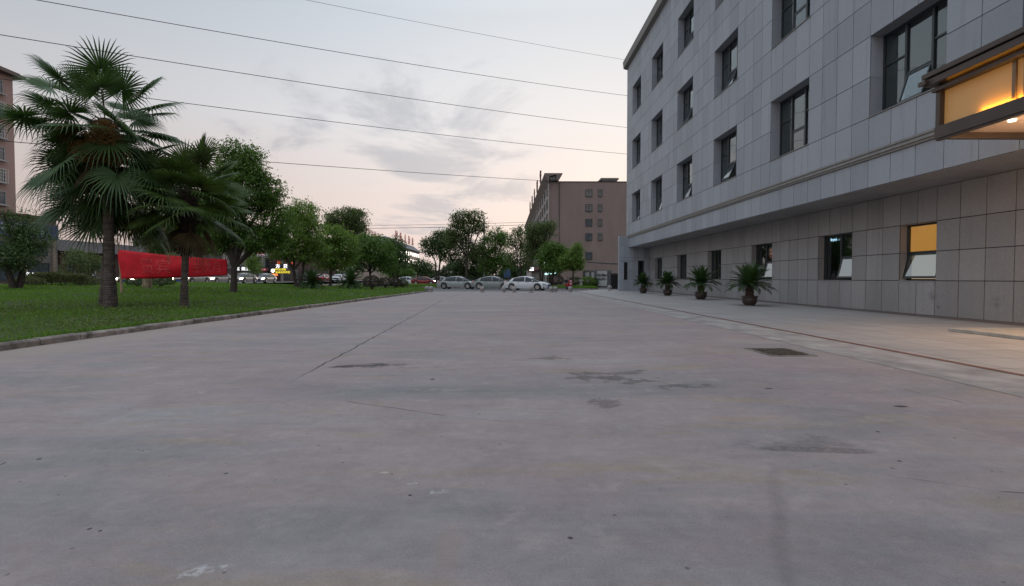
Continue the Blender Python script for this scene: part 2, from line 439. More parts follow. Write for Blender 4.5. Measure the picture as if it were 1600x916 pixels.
def pavement_material():
    m = bpy.data.materials.new('paving_tiles'); m.use_nodes = True
    t = NT(m.node_tree); p = m.node_tree.nodes['Principled BSDF']
    pos = t.n('ShaderNodeNewGeometry').outputs['Position']
    flat = t.vm('MULTIPLY', pos, (1, 1, 0))
    br = t.n('ShaderNodeTexBrick'); br.offset = 0; t.put(br.inputs['Vector'], flat)
    br.inputs['Scale'].default_value = 1.0; br.inputs['Brick Width'].default_value = .8; br.inputs['Row Height'].default_value = .8
    br.inputs['Mortar Size'].default_value = .012; br.inputs['Mortar Smooth'].default_value = .3
    br.inputs['Color1'].default_value = (.325, .31, .305, 1); br.inputs['Color2'].default_value = (.295, .28, .272, 1); br.inputs['Mortar'].default_value = (.13, .12, .12, 1)
    n1 = t.noise(flat, .8, 6, .65, .3); n2 = t.noise(pos, 50, 4, .7); n3 = t.noise(t.scalev(flat, (.4, 2, 1)), 2.2, 6, .7)
    c = t.vm('SCALE', br.outputs[0], t.m('MULTIPLY_ADD', n1, .5, .75))
    c = t.vm('SCALE', c, t.m('MULTIPLY_ADD', n2, .25, .88)); c = t.vm('SCALE', c, t.m('MULTIPLY_ADD', n3, .5, .75))
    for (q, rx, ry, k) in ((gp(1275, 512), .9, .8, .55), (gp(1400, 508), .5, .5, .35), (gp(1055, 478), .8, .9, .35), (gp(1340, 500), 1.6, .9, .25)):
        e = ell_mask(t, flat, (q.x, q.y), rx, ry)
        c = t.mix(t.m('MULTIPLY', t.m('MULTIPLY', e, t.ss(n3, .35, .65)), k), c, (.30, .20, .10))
    t.put(p.inputs['Base Color'], c); p.inputs['Roughness'].default_value = .6; p.inputs['Specular IOR Level'].default_value = .4
    bp = t.n('ShaderNodeBump'); bp.inputs['Strength'].default_value = .3; bp.inputs['Distance'].default_value = .005
    t.put(bp.inputs['Height'], t.m('ADD', n2, t.m('MULTIPLY', br.outputs[1], -1.0))); t.L.new(bp.outputs[0], p.inputs['Normal'])
    return m

M_asph = mat('asphalt', (.12, .12, .125), .85, var=.2, scale=.6, bump=.3, bscale=60)
M_earth = mat('earth_ground', (.11, .10, .075), .95, var=.25, scale=.3)
M_kerb = mat('kerb_concrete', (.235, .20, .175), .9, var=.6, scale=3.5, bump=.6, bscale=30, island=.15)
M_sidewalk = mat('sidewalk_concrete', (.22, .21, .20), .9, var=.2, scale=1)
M_soil = mat('lawn_soil', (.045, .065, .022), 1.0, var=.5, scale=2.5, col2=(.055, .05, .03), bump=.4, bscale=20)

def sheet(name, pts, z, m):
    o = MB().poly([(p[0], p[1], z) for p in pts]).build(name, m); return tag(o, kind='structure')
sheet('ground', [(-900, -300), (900, -300), (900, 1500), (-900, 1500)], -.05, M_earth)
def farkerb(x): return 57-.45*x
sheet('road', [(-9.2, -14), (5.2, -14), (5.2, 43.0), (6.1, 44.6), (-9.2, 44.6)], 0.0, road_material())
sheet('cross_street', [(-60, 44.596), (9.4, 44.596), (60, 30.0), (60, 28.0), (90, 28.0), (90, 40), (-60, 90)], -.008, M_asph)
# pavement in front of the hotel (pale edge strip, red line, tiles, dark band along the wall)
M_pave = pavement_material()
sheet('pavement', [(6.16, -14), (13.2, -14), (13.2, 52), (9.0, 51), (7.6, 47.5), (6.16, 44.6)], .004, M_pave)
sheet('pavement_edge', [(5.0, -14), (6.06, -14), (6.06, 44.6), (5.0, 42.8)], .004, mat('pale_edge_concrete', (.29, .272, .262), .85, var=.3, scale=2, bump=.3))
sheet('pavement_line', [(6.06, -14), (6.16, -14), (6.16, 44.6), (6.06, 44.6)], .010, mat('red_brick_line', (.17, .075, .055), .85, var=.3, scale=6))
sheet('pavement_band', [(12.2, -14), (13.16, -14), (13.16, 46.5), (12.55, 46.5), (12.4, 20)], .008, mat('dark_brown_band', (.155, .125, .115), .7, var=.2, scale=5))

def kerbx(y):
    if y < 44: return -8.02+(y-10)*.042 if y > 10 else -8.02+(y-10)*.005
    u = min((y-44)/13.0, 1.0); return -6.59-5.5*(1-math.sqrt(max(0, 1-u*u)))
def lawnz(x, y):
    d = max(0.0, kerbx(y)-x); s = min(d/28.0, 1.0)
    return .11+.56*(s*s*(3-2*s)) + .03*math.sin(x*.9+y*.31)*min(d, 1)*.7+.025*math.sin(y*.7-x*.4)*min(d, 1)
mb = MB(); ys = [-10+i*.8 for i in range(60)]+[38+i*.5 for i in range(39)]; ys = [y for y in ys if y <= 57.0]+[57.0]
NX = 34
for y in ys:
    for i in range(NX+1):
        u = i/NX; x = kerbx(y)+(-37.5-kerbx(y))*u**1.4; mb.v.append((x, y, lawnz(x, y)))
for j in range(len(ys)-1):
    for i in range(NX):
        a = j*(NX+1)+i; mb.f.append((a, a+NX+1, a+NX+2, a+1)); mb.mi.append(0)
tag(mb.build('lawn', M_soil, smooth=True), kind='structure')
# back skirt of the mound down to the street
mb = MB()
mb.poly([(kerbx(57), 57, .11), (-37.5, 57, .66), (-37.5, 57, -.05), (kerbx(57), 57, -.05)])
tag(mb.build('lawn_bank', M_kerb), kind='structure')
# kerb stones
mb = MB(); y = -10.0
while y < 56.2:
    L = .82 if y < 43 else .6
    x0 = kerbx(y+.01); x1 = kerbx(min(y+L-.015, 56.9)); j = rnd.uniform(-.014, .014); h = .118+rnd.uniform(-.012, .008)
    b = len(mb.v)
    for (x, yy) in ((x0+j, y), (x1+j, y+L-.015)):
        mb.v += [(x+.075, yy, -.04), (x+.075, yy, h-.03), (x+.05, yy, h), (x-.09, yy, h+.004), (x-.09, yy, -.04)]
    mb.add([(0, 5, 6, 1), (1, 6, 7, 2), (2, 7, 8, 3), (3, 8, 9, 4), (0, 1, 2, 3, 4), (9, 8, 7, 6, 5)], b)
    y += L
tag(mb.build('kerb', M_kerb), kind='structure')
# raised left street and sidewalk
sheet('street', [(-60, -60), (-37.4, -60), (-37.4, 57), (-37.4, 400), (-60, 400)], .45, M_asph)
sheet('sidewalk', [(-76, -60), (-60, -60), (-60, 400), (-76, 400)], .56, M_sidewalk)
# far verge lawns
def verge(name, x0, x1, depth, zt):
    mb = MB(); n = 24; k = 6
    for i in range(n+1):
        x = x0+(x1-x0)*i/n
        for j in range(k+1):
            y = farkerb(x)+.12+depth*j/k; s = min(1, j/2.0)
            mb.v.append((x, y, .10+zt*s*min(1, (i+.3)/3, (n-i+.3)/3)))
    for i in range(n):
        for j in range(k):
            a = i*(k+1)+j; mb.f.append((a, a+k+1, a+k+2, a+1)); mb.mi.append(0)
    tag(mb.build(name, M_soil, smooth=True), kind='structure')
    mb = MB(); m = 40
    for i in range(m):
        xa = x0+(x1-x0)*i/m; xb = x0+(x1-x0)*(i+1)/m-.02
        mb.prism([(xa, farkerb(xa), -.04), (xb, farkerb(xb), -.04), (xb, farkerb(xb), .12), (xa, farkerb(xa), .12)], (0.06, .13, 0))
    tag(mb.build('kerb', M_kerb), kind='structure')
verge('verge', -22, 2.2, 26, .12)
verge('verge', 4.2, 9.6, 9.5, .12)

# ------------------------------------------------------------------ grass
M_grass = leafmat('grass_blades', (0.0656, 0.142, 0.0183), (0.1822, 0.3172, 0.0455), .3, .6, patch=.35)
M_weed = leafmat('weed_leaves', (0.048, 0.096, 0.024), (0.192, 0.228, 0.072), .3, .6, patch=.6)
def scatter_blades(pts, hmin, hmax, wmin, wmax, lean=.45):
    n = len(pts); U = np.stack([rng.normal(0, lean, n), rng.normal(0, lean, n), np.ones(n)], 1); U = norm(U)
    A = rng.uniform(0, 2*np.pi, n); V = np.stack([np.cos(A), np.sin(A), np.zeros(n)], 1)
    return leaf_verts(pts, U, V, rng.uniform(hmin, hmax, n), rng.uniform(wmin, wmax, n))
vk = np.vectorize(kerbx)
def lawn_pts(n, y0, y1, dmax, power=1.0):
    y = rng.uniform(y0, y1, n); kx = vk(y); d = dmax*rng.uniform(0, 1, n)**power
    x = kx-.03-d; keep = x > -37.3; x = x[keep]; y = y[keep]; kx = kx[keep]; dd = kx-x; s = np.clip(dd/28, 0, 1)
    zz = .11+.56*(s*s*(3-2*s))+.03*np.sin(x*.9+y*.31)*np.minimum(dd, 1)*.7+.025*np.sin(y*.7-x*.4)*np.minimum(dd, 1)-.01
    return np.stack([x, y, zz], 1)
Vs = []; Qs = []; off = 0
for (n, y0, y1, dm, pw, h0, h1, w0, w1) in ((60000, 5.5, 16, 11, .8, .04, .10, .008, .016), (55000, 14, 30, 22, .9, .06, .14, .015, .03),
                                            (45000, 28, 57, 31, .9, .08, .18, .03, .055), (9000, 5.5, 45, .16, 1, .05, .15, .008, .022)):
    P, q = scatter_blades(lawn_pts(n, y0, y1, dm, pw), h0, h1, w0, w1)
    Vs.append(P); Qs.append(q+off); off += len(P)
o = link_mesh('grass', np_mesh('grass', np.concatenate(Vs), np.concatenate(Qs)), M_grass); tag(o, 'short green grass covering the lawn mound beside the kerb', 'grass', kind='stuff')
# weeds near left: broad leaves and pale seed heads in patches
P0 = lawn_pts(26000, 6.5, 19, 7.5, 1.0)
pn = np.sin(P0[:, 0]*1.7+1.1)*np.sin(P0[:, 1]*.9+.4)+rng.normal(0, .35, len(P0)); P0 = P0[pn > .25]
n = len(P0); P0[:, 2] += rng.uniform(0, .16, n)
U = norm(np.stack([rng.normal(0, 1, n), rng.normal(0, 1, n), rng.uniform(-.1, .8, n)], 1)); V = norm(np.cross(U, rng.normal(0, 1, (n, 3))))
P, q = leaf_verts(P0, U, V, rng.uniform(.03, .07, n), rng.uniform(.02, .045, n))
o = link_mesh('weeds', np_mesh('weeds', P, q), M_weed); tag(o, 'leafy yellow green weeds in patches over the near lawn', 'weeds', kind='stuff')
# grass on far verges
Vs = []; Qs = []; off = 0
for (x0, x1, dep, n) in ((-22, 2.2, 14, 22000), (4.2, 9.6, 9, 12000)):
    x = rng.uniform(x0, x1, n); d = dep*rng.uniform(0, 1, n)**1.3; y = 57-.45*x+.15+d
    pts = np.stack([x, y, np.minimum(.1+.06*d/ (dep/12), .2)], 1)
    P, q = scatter_blades(pts, .08, .2, .04, .08); Vs.append(P); Qs.append(q+off); off += len(P)
o = link_mesh('verge_grass', np_mesh('verge_grass', np.concatenate(Vs), np.concatenate(Qs)), M_grass); tag(o, 'bright green grass on the verges across the side street', 'grass', kind='stuff')

# ================================================================== HOTEL BUILDING
XF = 11.29; XW = 13.16; YE = 47.6; ZS = 3.96
def granite(name, base, tint=0.0):
    m = bpy.data.materials.new(name); m.use_nodes = True
    t = NT(m.node_tree); p = m.node_tree.nodes['Principled BSDF']
    g = t.n('ShaderNodeNewGeometry'); pos = g.outputs['Position']
    sp = t.noise(pos, 55, 3, .8); mid = t.noise(pos, 7, 4, .6); big = t.noise(t.scalev(pos, (1, 1, .3)), .7, 5, .6)
    c = t.vm('SCALE', base, t.m('MULTIPLY_ADD', t.m('SUBTRACT', sp, .5), 1.5, 1.0))
    c = t.vm('SCALE', c, t.m('MULTIPLY_ADD', mid, .16, .92))
    c = t.vm('SCALE', c, t.m('MULTIPLY_ADD', big, .24, .88))
    stk = t.noise(t.scalev(pos, (1, 1, .07)), 4.5, 4, .6); c = t.vm('SCALE', c, t.m('MULTIPLY_ADD', t.ss(stk, .52, .72), -.13, 1.0))
    c = t.vm('SCALE', c, t.m('MULTIPLY_ADD', g.outputs['Random Per Island'], .20, .90))
    # grimy smears low on the wall
    P = t.vm('MULTIPLY', pos, (0, 1, 1))
    for (px, py, r) in ((1458, 462, .22), (1466, 480, .12), (1556, 472, .22)):
        d = ray(px, py); k = XW/d.x; q = (0, d.y*k, HC+d.z*k)
        dd = t.vm('DISTANCE', P, q, out=1)
        e = t.m('MULTIPLY', t.m('SUBTRACT', 1.0, t.ss(dd, 0.0, r)), t.ss(mid, .35, .6))
        c = t.mix(t.m('MULTIPLY', e, .65), c, (.10, .09, .085))
    t.put(p.inputs['Base Color'], c); p.inputs['Roughness'].default_value = .55; p.inputs['Specular IOR Level'].default_value = .4
    return m
M_gran = granite('grey_granite', (.305, .335, .375))
M_gran2 = granite('warm_grey_granite', (.325, .322, .325))
M_joint = mat('dark_joint', (.045, .045, .05), .9)
M_frame = mat('dark_window_frame', (.035, .045, .05), .4, metal=.3)
M_trim = mat('stone_trim', (.23, .225, .215), .7, var=.15, scale=8)
M_glass = glassmat('window_glass', (.78, .84, .84), .12)
M_dark = mat('dark_interior', (.02, .018, .016), .9)
M_curt = mat('pale_curtain', (.62, .62, .60), .9, var=.15, scale=6)
M_steel = mat('brown_metal', (.075, .06, .052), .45, metal=.4)

hotel = thing('hotel_building', 'large grey granite clad building with recessed windows and overhanging upper floors on the right', 'building', (XF, 20, 0))

def breaks(spans, step):
    """spans: list of (a,b) mandatory break intervals -> sorted breaks with filler"""
    out = []
    for a, b in spans:
        n = max(1, round((b-a)/step)); out += [a+(b-a)*i/n for i in range(n)]
    out.append(spans[-1][1]); return out
def clad(mb, back, X, ybr, zbr, holes, g=.007, th=.03, depth_dir=1):
    """panels on plane x=X facing -X"""
    def inh(y0, y1, z0, z1):
        ym = (y0+y1)/2; zm = (z0+z1)/2
        return any(h[0]-.01 < ym < h[1]+.01 and h[2]-.01 < zm < h[3]+.01 for h in holes)
    for i in range(len(ybr)-1):
        for j in range(len(zbr)-1):
            y0, y1, z0, z1 = ybr[i], ybr[i+1], zbr[j], zbr[j+1]
            if inh(y0, y1, z0, z1): continue
            dx = rnd.uniform(-.0015, .0015)
            mb.box(X+dx, X+th, y0+g/2, y1-g/2, z0+g/2, z1-g/2)
            back.poly([(X+th-.012, y0, z0), (X+th-.012, y0, z1), (X+th-.012, y1, z1), (X+th-.012, y1, z0)])
UW = 2.75; PER = 5.94
cols = [15.87+PER*k for k in range(6)]+[11.17, 5.2, -.8, -6.8]
cols.sort(); zrows = [6.12, 10.82, 15.52]; UH = 2.5
wins = [(c-UW, c) for c in cols]
spans = []; y = -12.0
for a, b in wins:
    if a > y: spans.append((y, a))
    spans.append((a, b)); y = b
spans.append((y, YE))
ybr = []
for (a, b) in spans:
    isw = any(abs(a-w[0]) < 1e-6 for w in wins); n = 3 if isw else max(1, round((b-a)/.79))
    ybr += [a+(b-a)*i/n for i in range(n)]
ybr.append(YE)
zbr = [3.96, 4.82]; zb2 = [5.08, 6.12]
for zr in zrows: zb2 += [zr+1.25, zr+2.5]; zb2 += [zr+3.6] if zr < 15 else []
zb2 = [5.08]+sum([[zr, zr+1.25, zr+2.5, zr+3.6] for zr in zrows], [])+[20.45]
zb2 = sorted(set(round(v, 3) for v in zb2))
holes = [(a, b, zr, zr+UH) for a, b in wins for zr in zrows]
pan = MB(); back = MB()
clad(pan, back, XF, ybr, zbr, [], g=.020); clad(pan, back, XF, ybr, zb2, holes, g=.020)
# reveals
for (a, b, z0, z1) in holes:
    for (q) in ((b-.0, b+.02, z0, z1), (a-.02, a+.0, z0, z1)):
        zm = z0+1.25
        pan.box(XF+.031, XF+.44, q[0], q[1], z0, zm-.004); pan.box(XF+.031, XF+.44, q[0], q[1], zm+.004, z1)
    pan.box(XF+.031, XF+.44, a, b, z1, z1+.02); pan.box(XF+.0315, XF+.44, a, b, z0-.02, z0)
pan.build('wall', M_gran, hotel); back.build('wall_backing', M_joint, hotel)
# sills
for (a, b, z0, z1) in holes:
    if b > 8: MB().box(XF-.03, XF+.40, a-.03, b+.0, z0+.002, z0+.028).build('window_sill', M_trim, hotel)
# string course and parapet
mb = MB(); mb.box(XF-.05, XF+.05, -12, YE+.05, 4.822, 4.89); mb.box(XF-.085, XF+.05, -12, YE+.085, 4.89, 4.955)
mb.box(XF-.045, XF+.05, -12, YE+.04, 4.955, 5.01); mb.box(XF-.07, XF+.05, -12, YE+.07, 5.01, 5.078)
mb.build('string_course', M_trim, hotel, bevel=.008)
mb = MB(); yy = -12.0
mb.prism([(XF-.06, -12, 20.45), (XF-.30, -12, 20.55), (XF-.36, -12, 21.1), (XF-.33, -12, 21.2), (XF+.4, -12, 21.2), (XF+.4, -12, 20.45)], (0, YE+12.3, 0))
mb.build('parapet', M_trim, hotel)
# end wall, roof and body
mb = MB(); mb.box(XF+.45, 27, -12, YE-.35, 3.98, 21.0); mb.v = mb.v
core = mb.build('core', M_dark, hotel)
mb = MB()
zs = [3.96]+zb2
for xx in range(18):
    for j in range(len(zs)-1): mb.box(XF+.0+xx*.87, XF+.86+xx*.87, YE-.03, YE, zs[j]+.004, zs[j+1]-.004)
mb.build('end_wall', M_gran, hotel)
# soffit panels
mb = MB(); y = -12.0
while y < 46.6:
    mb.box(XF+.03, (XF+XW)/2-.004, y, min(y+1.19, 46.6), ZS-.012, ZS+.02); mb.box((XF+XW)/2+.004, XW+.1, y, min(y+1.19, 46.6), ZS-.012, ZS+.02); y += 1.2
mb.build('soffit', M_gran2, hotel)
MB().box(XF+.05, XW+.2, -12, 46.6, ZS+.021, ZS+.05).build('soffit_backing', M_joint, hotel)
# ground floor wall
gw = [(19.28, 21.37), (25.1, 27.2), (31.05, 33.1), (37.0, 39.0), (42.8, 44.85)]
lw = (15.49, 16.93)
gz0, gz1 = 1.075, 2.9
gh = [(a, b, gz0, gz1) for a, b in gw]+[(lw[0], lw[1], gz0, gz1)]
spans = []; y = -12.0
for a, b in sorted([(h[0], h[1]) for h in gh]):
    spans.append((y, a, 0)); spans.append((a, b, 1)); y = b
spans.append((y, 46.6, 0)); gy = []
for a, b, w in spans:
    n = (3 if b-a > 1.8 else 2) if w else max(1, round((b-a)/.80)); gy += [a+(b-a)*i/n for i in range(n)]
gy.append(46.6)
pan = MB(); back = MB(); clad(pan, back, XW, gy, [0, gz0, 1.98, gz1, ZS-.014], gh, g=.024)
for (a, b, z0, z1) in gh:
    pan.box(XW+.031, XW+.30, b, b+.02, z0, 1.976); pan.box(XW+.031, XW+.30, b, b+.02, 1.984, z1); pan.box(XW+.031, XW+.3, a-.02, a, z0, z1)
    pan.box(XW+.031, XW+.30, a, b, z1, z1+.02); pan.box(XW-.02, XW+.3, a-.01, b+.01, z0-.03, z0-.001)
pan.build('wall', M_gran2, hotel); back.build('wall_backing', M_joint, hotel)

# windows of the hotel: frame > pane, sash, curtain
def upper_window(open_deg, curt):
    f = MB(); y0, y1 = -UW/2, UW/2; X0, X1 = 0, .07; b = .055
    m1, m2 = y1-.92, y1-1.86      # far bay first (larger y = farther)
    f.box(X0, X1, y0, y0+b, 0, UH); f.box(X0, X1, y1-b, y1, 0, UH); f.box(X0, X1, y0+b, y1-b, 0, b); f.box(X0, X1, y0+b, y1-b, UH-b-.03, UH)
    for m in (m1, m2): f.box(X0-.015, X1, m-.04, m+.04, b, UH-b-.03)
    f.box(X0+.003, X1, m1+.04, y1-b, 1.52, 1.58); f.box(X0+.003, X1, m2+.04, m1-.04, .96, 1.02); f.box(X0+.003, X1, y0+b, m2-.04, 1.52, 1.58)
    fo = f.build('window', M_frame, None, bevel=.006)
    g = MB(); g.box(.035, .043, m1+.04, y1-b, b, UH-b-.03); g.box(.035, .043, m2+.04, m1-.04, 1.02, UH-b-.03); g.box(.035, .043, y0+b, m2-.04, b, UH-b-.03)
    g.build('pane', M_glass, fo, local=True)
    def sash(ya, yb, za, zb, deg):
        s = MB(); H = zb-za
        s.box(-.01, .03, ya, ya+.05, -H, 0); s.box(-.01, .03, yb-.05, yb, -H, 0); s.box(-.01, .03, ya+.05, yb-.05, -.05, 0); s.box(-.01, .03, ya+.05, yb-.05, -H, -H+.06)
        s.cm = 1; s.box(.006, .014, ya+.05, yb-.05, -H+.06, -.05)
        so = s.build('sash', [M_frame, M_glass], fo, local=True, loc=(.012, 0, zb))
        so.rotation_euler = (0, R(deg), 0); return so
    sash(m2+.045, m1-.045, .06, .955, open_deg)
    if curt:
        c = MB()
        for (ca, cb) in curt:
            n = int((cb-ca)/.05); pts = []
            for i in range(n+1): pts.append((.20+.025*math.sin(i*2.1), ca+(cb-ca)*i/n))
            for i in range(n):
                c.poly([(pts[i][0], pts[i][1], .02), (pts[i+1][0], pts[i+1][1], .02), (pts[i+1][0], pts[i+1][1], UH-.06), (pts[i][0], pts[i][1], UH-.06)])
        c.build('curtain', M_curt, fo, local=True)
    return fo
def lower_window(open_deg, w, single=False):
    f = MB(); y0, y1 = -w/2, w/2; b = .055; H = gz1-gz0; mid = y0+w*.48
    f.box(0, .07, y0, y0+b, 0, H); f.box(0, .07, y1-b, y1, 0, H); f.box(0, .07, y0+b, y1-b, 0, b); f.box(0, .07, y0+b, y1-b, H-b, H)
    zt = .88
    g = MB()
    if single:
        f.box(-.004, .07, y0+b, y1-b, zt, zt+.07); g.box(.035, .043, y0+b, y1-b, zt+.07, H-b); sa, sb = y0+b, y1-b
    else:
        f.box(-.012, .07, mid-.04, mid+.04, b, H-b); f.box(.004, .07, y0+b, mid-.04, zt, zt+.06)
        f.box(-.0, .065, y1-b-.10, y1-b-.04, b, H-b)
        g.box(.035, .043, mid+.04, y1-b, b, H-b); g.box(.035, .043, y0+b, mid-.04, zt+.06, H-b); sa, sb = y0+b, mid-.04
    fo = f.build('window', M_frame, None, bevel=.006); g.build('pane', M_glass, fo, local=True)
    s = MB(); h = zt-.06
    s.box(-.01, .03, sa, sa+.055, -h, 0); s.box(-.01, .03, sb-.055, sb, -h, 0); s.box(-.01, .03, sa+.055, sb-.055, -.055, 0); s.box(-.01, .03, sa+.055, sb-.055, -h, -h+.065)
    s.cm = 1; s.box(.006, .014, sa+.055, sb-.055, -h+.065, -.055)
    so = s.build('sash', [M_frame, MATS['sash_glass']], fo, local=True, loc=(.010, 0, zt)); so.rotation_euler = (0, R(open_deg), 0)
    return fo
glassmat('sash_glass', (.6, .66, .66), .32)
def place_win(proto, used, x, yc, z):
    o = proto if not used else copy_tree(proto)
    o.parent = hotel; o.location = Vector((x, yc, z))-wloc(hotel); return o
variants = [upper_window(0, [(-1.3, -.6), (.3, .75)]), upper_window(17, [(-1.3, -.2), (.9, 1.3)]), upper_window(12, [(-1.3, 1.3)]), upper_window(24, [(-1.3, -.9), (-.4, .5)])]
used = [False]*4
pat = {(0, 15.87): 1, (0, 21.81): 0, (0, 27.75): 3, (0, 33.69): 1, (1, 21.81): 0, (1, 27.75): 1, (1, 33.69): 3, (2, 21.81): 3}
for ri, zr in enumerate(zrows):
    for c in cols:
        if c < 8 or (c < 12 and ri > 1): continue
        k = pat.get((ri, round(c, 2)), rnd.choice([0, 2, 0, 1]))
        place_win(variants[k], used[k], XF+.40, c-UW/2, zr); used[k] = True
lwv = [lower_window(14, 2.09), lower_window(0, 2.09)]; used2 = [False, False]
for i, (a, b) in enumerate(gw):
    k = 0 if i in (0, 1) else 1
    place_win(lwv[k], used2[k], XW+.25, (a+b)/2, gz0); used2[k] = True
lit = lower_window(13, lw[1]-lw[0], True); lit['label'] = 'lit window with an orange blind and tilted lower sash'
place_win(lit, False, XW+.25, sum(lw)/2, gz0)
M_blind = mat('lit_blind', (.35, .2, .08), .8, var=.15, scale=1.0, emit=(1.0, .40, .08), es=.72)
M_blind2 = mat('pale_lit_blind', (.6, .5, .38), .8, var=.1, scale=1.2, emit=(1.0, .72, .45), es=.42)
MB().box(.09, .10, -.68, .68, .93, 1.78).build('blind', M_blind, lit, local=True)
MB().box(.14, .15, -.68, .68, .04, .93).build('blind', M_blind2, lit, local=True)
# dark rooms behind the ground floor panes, with a few warm glints inside
mb = MB(); mb.box(XW+.9, XW+1.0, -12, 46.5, 0, 3.9); mb.box(XW+.35, XW+.9, -12, 46.5, -.02, .5)
mb.build('interior', M_dark, hotel)
mb = MB(); mb.box(XW+1.0, 27, -12, 46.5, 0, 3.95); mb.build('core', M_dark, hotel)
M_warm = mat('warm_lamp_glow', (.2, .1, .05), .8, emit=(1, .35, .12), es=.5)
M_green = mat('green_lamp_glow', (.2, .3, .05), .8, emit=(.75, .9, .25), es=.9)
M_cyan = mat('cyan_sign_reflection', (.2, .3, .4), .8, emit=(.45, .75, .95), es=1.2)
MB().lathe([(.01, -.12), (.16, -.05), (.16, .05), (.01, .12)], (XW+.75, 31.7, 2.05), 12).build('room_lamp', M_green, hotel)
for q_ in ((20.5, 20.75, 1.25, 1.36), (26.2, 26.5, 2.2, 2.7)): MB().box(XW+.6, XW+.7, *q_).build('room_lamp', mat('dim_warm_object', (.2, .1, .05), .8, emit=(1, .35, .2), es=.12), hotel)
text_at('Brynd', .16, (XW+.22, 20.72, 2.72), (0, -1, 0), hotel, M_cyan, .004, name='reflected_lettering')  # glowing letters put in for a lit sign's reflection on the pane
# annex at the far end
an = MB(); ab = MB(); YA = 46.6
xs = [10.43+i*.455 for i in range(7)]; zs = [0, .86, 1.92, 3.06, 4.1, 5.0]
aw = [(10.93-.07, 11.24-.07, 1.0, 2.62), (12.15, 12.68, 1.0, 2.75)]
def cut(lst, a, b): return sorted(set([round(v, 3) for v in lst if not (abs(v-a) < .12 or abs(v-b) < .12)]+[a, b]))
for w in aw: xs = cut(xs, w[0], w[1])
zs = sorted(set(zs+[1.0, 2.62, 2.75]))
for i in range(len(xs)-1):
    for j in range(len(zs)-1):
        xm = (xs[i]+xs[i+1])/2; zm = (zs[j]+zs[j+1])/2
        if any(w[0] < xm < w[1] and w[2] < zm < w[3] for w in aw): continue
        if xs[i+1] > XW+.04: continue
        gz = .007 if zs[j+1] not in (1.0, 2.62, 2.75) else 0.0
        an.box(xs[i]+.008, xs[i+1]-.008, YA, YA+.03, zs[j]+gz, zs[j+1]-gz)
an.box(10.44, XW-.02, YA+.031, YA+.3, 4.0, 4.99)
an.box(10.42, 10.45, YA+.03, YA+.52, 0, 5.0)
an.build('annex_wall', M_gran, hotel)
mb = MB(); mb.box(10.46, 27, YA+.35, YA+.5, 0, 4.98); mb.box(10.46, 10.86, YA+.02, YA+.35, 0, 4.98); mb.box(11.17, 12.15, YA+.02, YA+.35, 0, 4.98); mb.box(12.68, 13.1, YA+.02, YA+.35, 0, 4.98)
mb.box(10.86, 11.17, YA+.02, YA+.35, 0, 1.0); mb.box(12.15, 12.68, YA+.02, YA+.35, 0, 1.0); mb.build('annex_core', M_joint, hotel)
for w in aw:
    f = MB(); a, b, c, d = w; f.box(a, a+.04, YA+.18, YA+.24, c, d); f.box(b-.04, b, YA+.18, YA+.24, c, d); f.box(a+.04, b-.04, YA+.18, YA+.24, c, c+.04); f.box(a+.04, b-.04, YA+.18, YA+.24, d-.04, d)
    fo = f.build('window', M_frame, hotel); MB().box(a+.04, b-.04, YA+.20, YA+.21, c+.04, d-.04).build('pane', M_glass, fo)

# ------------------------------------------------------------------ entrance canopy
CY = 10.42; CX = 8.76; CN = 1.5
can = thing('entrance_canopy', 'brown metal entrance canopy with glowing amber side panels fixed to the granite wall', 'canopy', (10, 6, 4))
M_panel = mat('frosted_amber_panel', (.40, .27, .13), .5, var=.05, scale=2, emit=(1, .42, .08), es=.14)
M_strip = mat('amber_led_strip', (.5, .3, .1), .5, emit=(1, .42, .04), es=4.0)
M_ceil = mat('canopy_ceiling', (.34, .27, .22), .6, var=.06)
mb = MB()
mb.box(CX, CX+.12, CN, CY, 3.98, 4.225); mb.box(CX+.12, XF-.01, CY-.12, CY, 3.98, 4.225); mb.box(CX+.02, CX+.10, CN, CY-.02, 3.94, 3.979)
mb.build('lower_beam', M_steel, can, bevel=.006)
mb = MB(); mb.box(CX+.01, CX+.11, CY-.11, CY-.01, 4.226, 4.93)
mb.build('corner_post', M_steel, can)
for y in (8.86, 8.66, 7.0, 6.8, 5.1, 4.9): MB().box(CX+.06, CX+.10, y-.03, y+.03, 4.226, 4.93).build('mullion', mat('amber_lit_metal', (.22, .15, .09), .4, metal=.3), can)  # mullion metal with the amber glow put into its colour
mb = MB(); mb.box(CX+.11, CX+.125, CN, CY-.111, 4.226, 4.93); mb.box(CX+.12, XF-.1, CY-.09, CY-.08, 4.226, 4.93); mb.build('side_panel', M_panel, can)
mb = MB(); mb.box(CX-.04, XF-.01, CN, CY+.05, 4.931, 5.00); mb.box(CX+.04, XF-.02, CN, CY-.03, 5.00, 5.07)
mb.box(CX-.13, XF-.01, CN, CY+.13, 5.07, 5.20); mb.box(CX-.09, XF-.01, CN, CY+.09, 5.20, 5.23); mb.box(CX-.16, XF-.01, CN, CY+.16, 5.23, 5.33); mb.box(CX+.1, XF-.01, CN, CY-.1, 5.33, 5.40)
mb.box(CX-.20, CX-.15, CY+.02, CY+.20, 5.10, 5.19)
mb.build('roof_slab', M_steel, can, bevel=.006)
mb = MB(); mb.box(CX+.015, CX+.038, CN, CY-.25, 5.003, 5.014); mb.build('light_strip', M_strip, can)
mb = MB(); mb.box(CX+.045, CX+.075, CN, CY-.85, 4.227, 4.240); mb.build('light_strip', M_strip, can)
mb = MB(); mb.box(CX+.125, XF-.02, CN, CY-.121, 4.10, 4.13); mb.build('ceiling', M_ceil, can)
